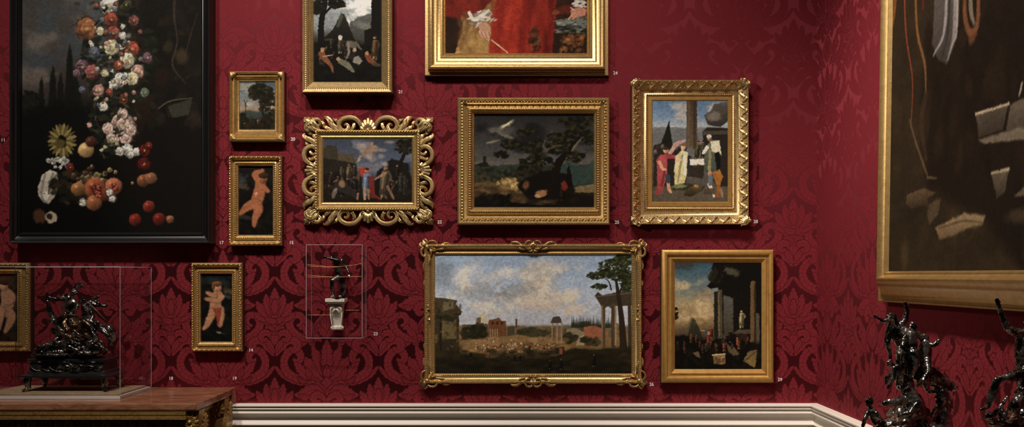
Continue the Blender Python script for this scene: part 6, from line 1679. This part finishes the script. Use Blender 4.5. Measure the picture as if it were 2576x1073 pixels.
d1 = 2.62
c = W3(2140 + 480 / 3.2225, 740, d1)
group('bronze_group', 'tall dark bronze group of intertwined figures in front of the right wall', d1, (c.x, c.y, KZ + .0015),
      [(.150, 0), (.150, .02), (.138, .03), (.134, .06), (.140, .066), (.140, .074)],
      [('bearded_figure', [([(425, 400, 0), (375, 330, 0), (338, 282, -.005)], [52, 56, 50]), ([(338, 280, -.005), (322, 230, -.01)], [28, 26]), ([(312, 300, -.01), (296, 385, -.02), (318, 470, -.02)], [30, 24, 16]), ([(318, 470, -.02), (322, 530, -.02)], [16, 13]), ([(392, 262, .01), (440, 208, .01), (458, 128, .01), (440, 66, .0)], [28, 24, 18, 12]), ([(440, 62, 0), (472, 88, 0)], [10, 8]),
                           ([(300, 212, -.02), (256, 214, -.02), (218, 190, -.02)], [18, 15, 9]), ([(420, 400, 0), (400, 480, -.01), (390, 560, 0)], [44, 36, 24]), ([(350, 170, .0), (372, 220, .0), (385, 262, .0)], [20, 18, 14])], [((318, 186, -.01), 36, (-1, 0))], [((212, 184, -.02), (-1, -.5), 14)]),
       ('central_figure', [([(490, 330, -.02), (480, 400, -.02), (468, 466, -.02)], [52, 58, 50]), ([(490, 320, -.02), (502, 285, -.02)], [24, 24]), ([(440, 340, -.03), (420, 420, -.05), (470, 480, -.06)], [26, 22, 16]), ([(445, 470, -.03), (438, 560, -.04), (398, 650, -.03), (380, 730, -.03)], [42, 36, 26, 18]), ([(508, 470, -.04), (520, 560, -.05), (484, 650, -.04), (470, 740, -.04)], [44, 38, 28, 18])], [((506, 258, -.02), 34, (1, 0))], []),
       ('right_figure', [([(605, 400, .0), (600, 480, .0), (590, 560, .0)], [46, 54, 48]), ([(605, 400, 0), (605, 370, 0)], [22, 22]), ([(640, 400, -.01), (672, 412, -.02), (692, 396, -.02)], [22, 20, 20]), ([(622, 540, -.02), (630, 630, -.05), (590, 690, -.06), (540, 740, -.05)], [30, 25, 20, 13]), ([(580, 570, .0), (600, 660, .0), (620, 760, 0)], [40, 34, 24])], [((604, 350, 0), 32, (1, 0))], [((690, 390, -.02), (1, -.3), 20)]),
       ('left_figure', [([(380, 590, -.03), (395, 660, -.03), (410, 740, -.02)], [34, 40, 40]), ([(365, 590, -.03), (335, 570, -.03)], [20, 18]), ([(352, 600, -.05), (342, 680, -.06), (300, 760, -.06)], [24, 20, 10]), ([(350, 620, -.02), (290, 680, -.01), (285, 720, -.01)], [20, 18, 12])], [((316, 556, -.03), 28, (-1, 0))], []),
       ('crouching_figure', [([(470, 800, -.05), (500, 870, -.05), (520, 950, -.04)], [60, 84, 90]), ([(430, 860, -.06), (350, 872, -.07), (275, 880, -.07)], [36, 32, 26]), ([(540, 890, -.10), (480, 960, -.11), (400, 980, -.10)], [34, 28, 20]), ([(520, 960, -.05), (440, 1040, -.08), (420, 1140, -.06)], [54, 44, 30])], [((460, 780, -.06), 36, (-1, 0))], []),
       ('seated_figure', [([(745, 890, .01), (735, 980, .01), (740, 1090, .01)], [58, 76, 84]), ([(700, 930, 0), (660, 1000, -.02), (690, 1080, -.03)], [30, 24, 18]), ([(760, 1080, 0), (800, 1180, -.02), (790, 1300, 0)], [64, 50, 30]), ([(800, 850, 0), (810, 910, 0)], [30, 22])], [((742, 830, 0), 62, (-1, 0))], []),
       ('small_child', [([(172, 950, -.04), (196, 1000, -.04), (236, 1060, -.04)], [36, 40, 40]), ([(160, 930, -.04), (154, 905, -.04)], [18, 18]), ([(140, 955, -.06), (112, 1015, -.07), (96, 1080, -.06)], [20, 16, 12]), ([(205, 960, -.05), (240, 1000, -.06), (280, 1040, -.05)], [18, 15, 11]), ([(236, 1070, -.04), (230, 1160, -.05), (260, 1260, -.04)], [36, 28, 18])], [((152, 870, -.04), 36, (-1, 0))], [])],
      [], [], [('drapery', [([(390, 270, .01), (480, 310, .0), (570, 345, .0)], [22, 40, 26]), ([(640, 620, .02), (720, 700, .03), (840, 752, .03)], [40, 60, 30]), ([(640, 700, .02), (800, 770, .02)], [40, 22]), ([(440, 500, .02), (520, 560, .02), (560, 660, .02)], [60, 70, 60]), ([(420, 640, .02), (460, 760, .02)], [50, 60]), ([(640, 790, .02), (700, 780, .02)], [18, 24])])],
      [((480, 1010, .01), 170, 150, 180), ((560, 1180, 0), 300, 180, 260), ((400, 1150, -.02), 230, 160, 200), ((300, 1200, 0), 160, 120, 160), ((700, 1200, 0), 160, 130, 180), ((480, 1290, 0), 340, 110, 300)])

d2 = 2.30
c = W3(2140 + 1440 / 3.2225, 740, d2)
group('bronze_group', 'dark bronze group with one arm raised, cut by the right photo edge', d2, (c.x, c.y, KZ + .0015),
      [(.130, 0), (.130, .02), (.118, .03), (.114, .06), (.120, .066), (.120, .074)],
      [('reaching_figure', [([(1440, 620, 0), (1420, 500, 0), (1415, 360, 0)], [78, 84, 74]), ([(1415, 330, 0), (1440, 270, 0)], [34, 32]), ([(1370, 312, -.005), (1330, 308, -.01), (1268, 268, -.01), (1218, 150, -.01), (1196, 80, -.01)], [40, 34, 30, 22, 14]), ([(1480, 340, 0), (1540, 440, 0), (1520, 540, -.02)], [40, 32, 22]),
                            ([(1410, 640, -.02), (1320, 660, -.03), (1180, 690, -.03)], [56, 40, 22]), ([(1185, 694, -.03), (1150, 800, -.02), (1115, 900, -.02)], [30, 34, 18]), ([(1112, 905, -.02), (1056, 932, -.03)], [18, 13]), ([(1470, 640, .0), (1500, 800, -.02), (1480, 980, 0)], [66, 54, 34])], [((1450, 220, 0), 46, (-1, 0))], [((1192, 72, -.01), (-.2, -1), 19)]),
       ('fallen_figure', [([(1150, 1040, -.02), (1250, 1060, -.02), (1340, 1040, -.02)], [40, 60, 70]), ([(1145, 1020, -.03), (1120, 1000, -.03)], [20, 20]), ([(1140, 990, -.04), (1200, 930, -.05), (1270, 830, -.05)], [22, 18, 12]), ([(1300, 1000, -.05), (1330, 900, -.08), (1395, 815, -.07)], [52, 46, 36]), ([(1215, 930, -.03), (1240, 1000, -.03)], [26, 34])], [((1112, 985, -.03), 34, (-1, 0))], [])],
      [], [], [('drapery', [([(1400, 500, .03), (1440, 700, .03), (1400, 900, .02)], [60, 70, 90]), ([(1330, 640, -.0), (1400, 650, -.02)], [30, 44])])],
      [((1400, 1080, .01), 150, 170, 170), ((1400, 1250, 0), 300, 200, 280), ((1260, 1180, 0), 170, 120, 170), ((1440, 1400, 0), 330, 130, 300)])
# ---------------------------------------------------------------- camera and light
sc = bpy.context.scene
cam = bpy.data.cameras.new('camera')
cam.sensor_fit = 'HORIZONTAL'
cam.sensor_width = 36.0
cam.lens = FPX / 2576 * 36.0
cam.shift_x = (1288 - PPX) / 2576
cam.shift_y = (PPY - 536.5) / 2576
cam.clip_start = 0.05
co = bpy.data.objects.new('camera', cam)
C.objects.link(co)
co.location = (0, -CAMD, CAMZ)
co.rotation_euler = (PI / 2, 0, 0)
sc.camera = co

w = bpy.data.worlds.new('gallery_air')
sc.world = w
w.use_nodes = True
w.node_tree.nodes['Background'].inputs['Color'].default_value = (1.0, 0.86, 0.74, 1)
w.node_tree.nodes['Background'].inputs['Strength'].default_value = 0.006


def spot(loc, aim, power, size=95, blend=0.9, rad=.17, col=(1.0, .90, .79)):
    l = bpy.data.lights.new('gallery_spot', 'SPOT')
    l.energy, l.spot_size, l.spot_blend, l.shadow_soft_size, l.color = power, math.radians(size), blend, rad, col
    o = bpy.data.objects.new('gallery_spot', l)
    C.objects.link(o)
    o.location = loc
    o.rotation_euler = (Vector(aim) - Vector(loc)).to_track_quat('-Z', 'Y').to_euler()
    return o


spot((-2.2, -3.0, 5.0), (-1.95, 0, 1.45), 330, 58, 1.0)
spot((-1.0, -3.0, 5.0), (-0.8, 0, 2.1), 300, 58, 1.0)
spot((0.1, -3.0, 5.0), (0.05, 0, 1.9), 285, 58, 1.0)
spot((-0.3, -2.6, 5.0), (1.57, -1.2, 1.5), 900, 48, 1.0)
spot((-3.4, -4.3, 3.4), (1.57, -0.55, 2.15), 300, 30, 1.0)

sc.view_settings.view_transform = 'Standard'
sc.view_settings.look = 'None'
sc.view_settings.exposure = 0.12
sc.view_settings.gamma = 1.0
sc.view_settings.use_curve_mapping = False
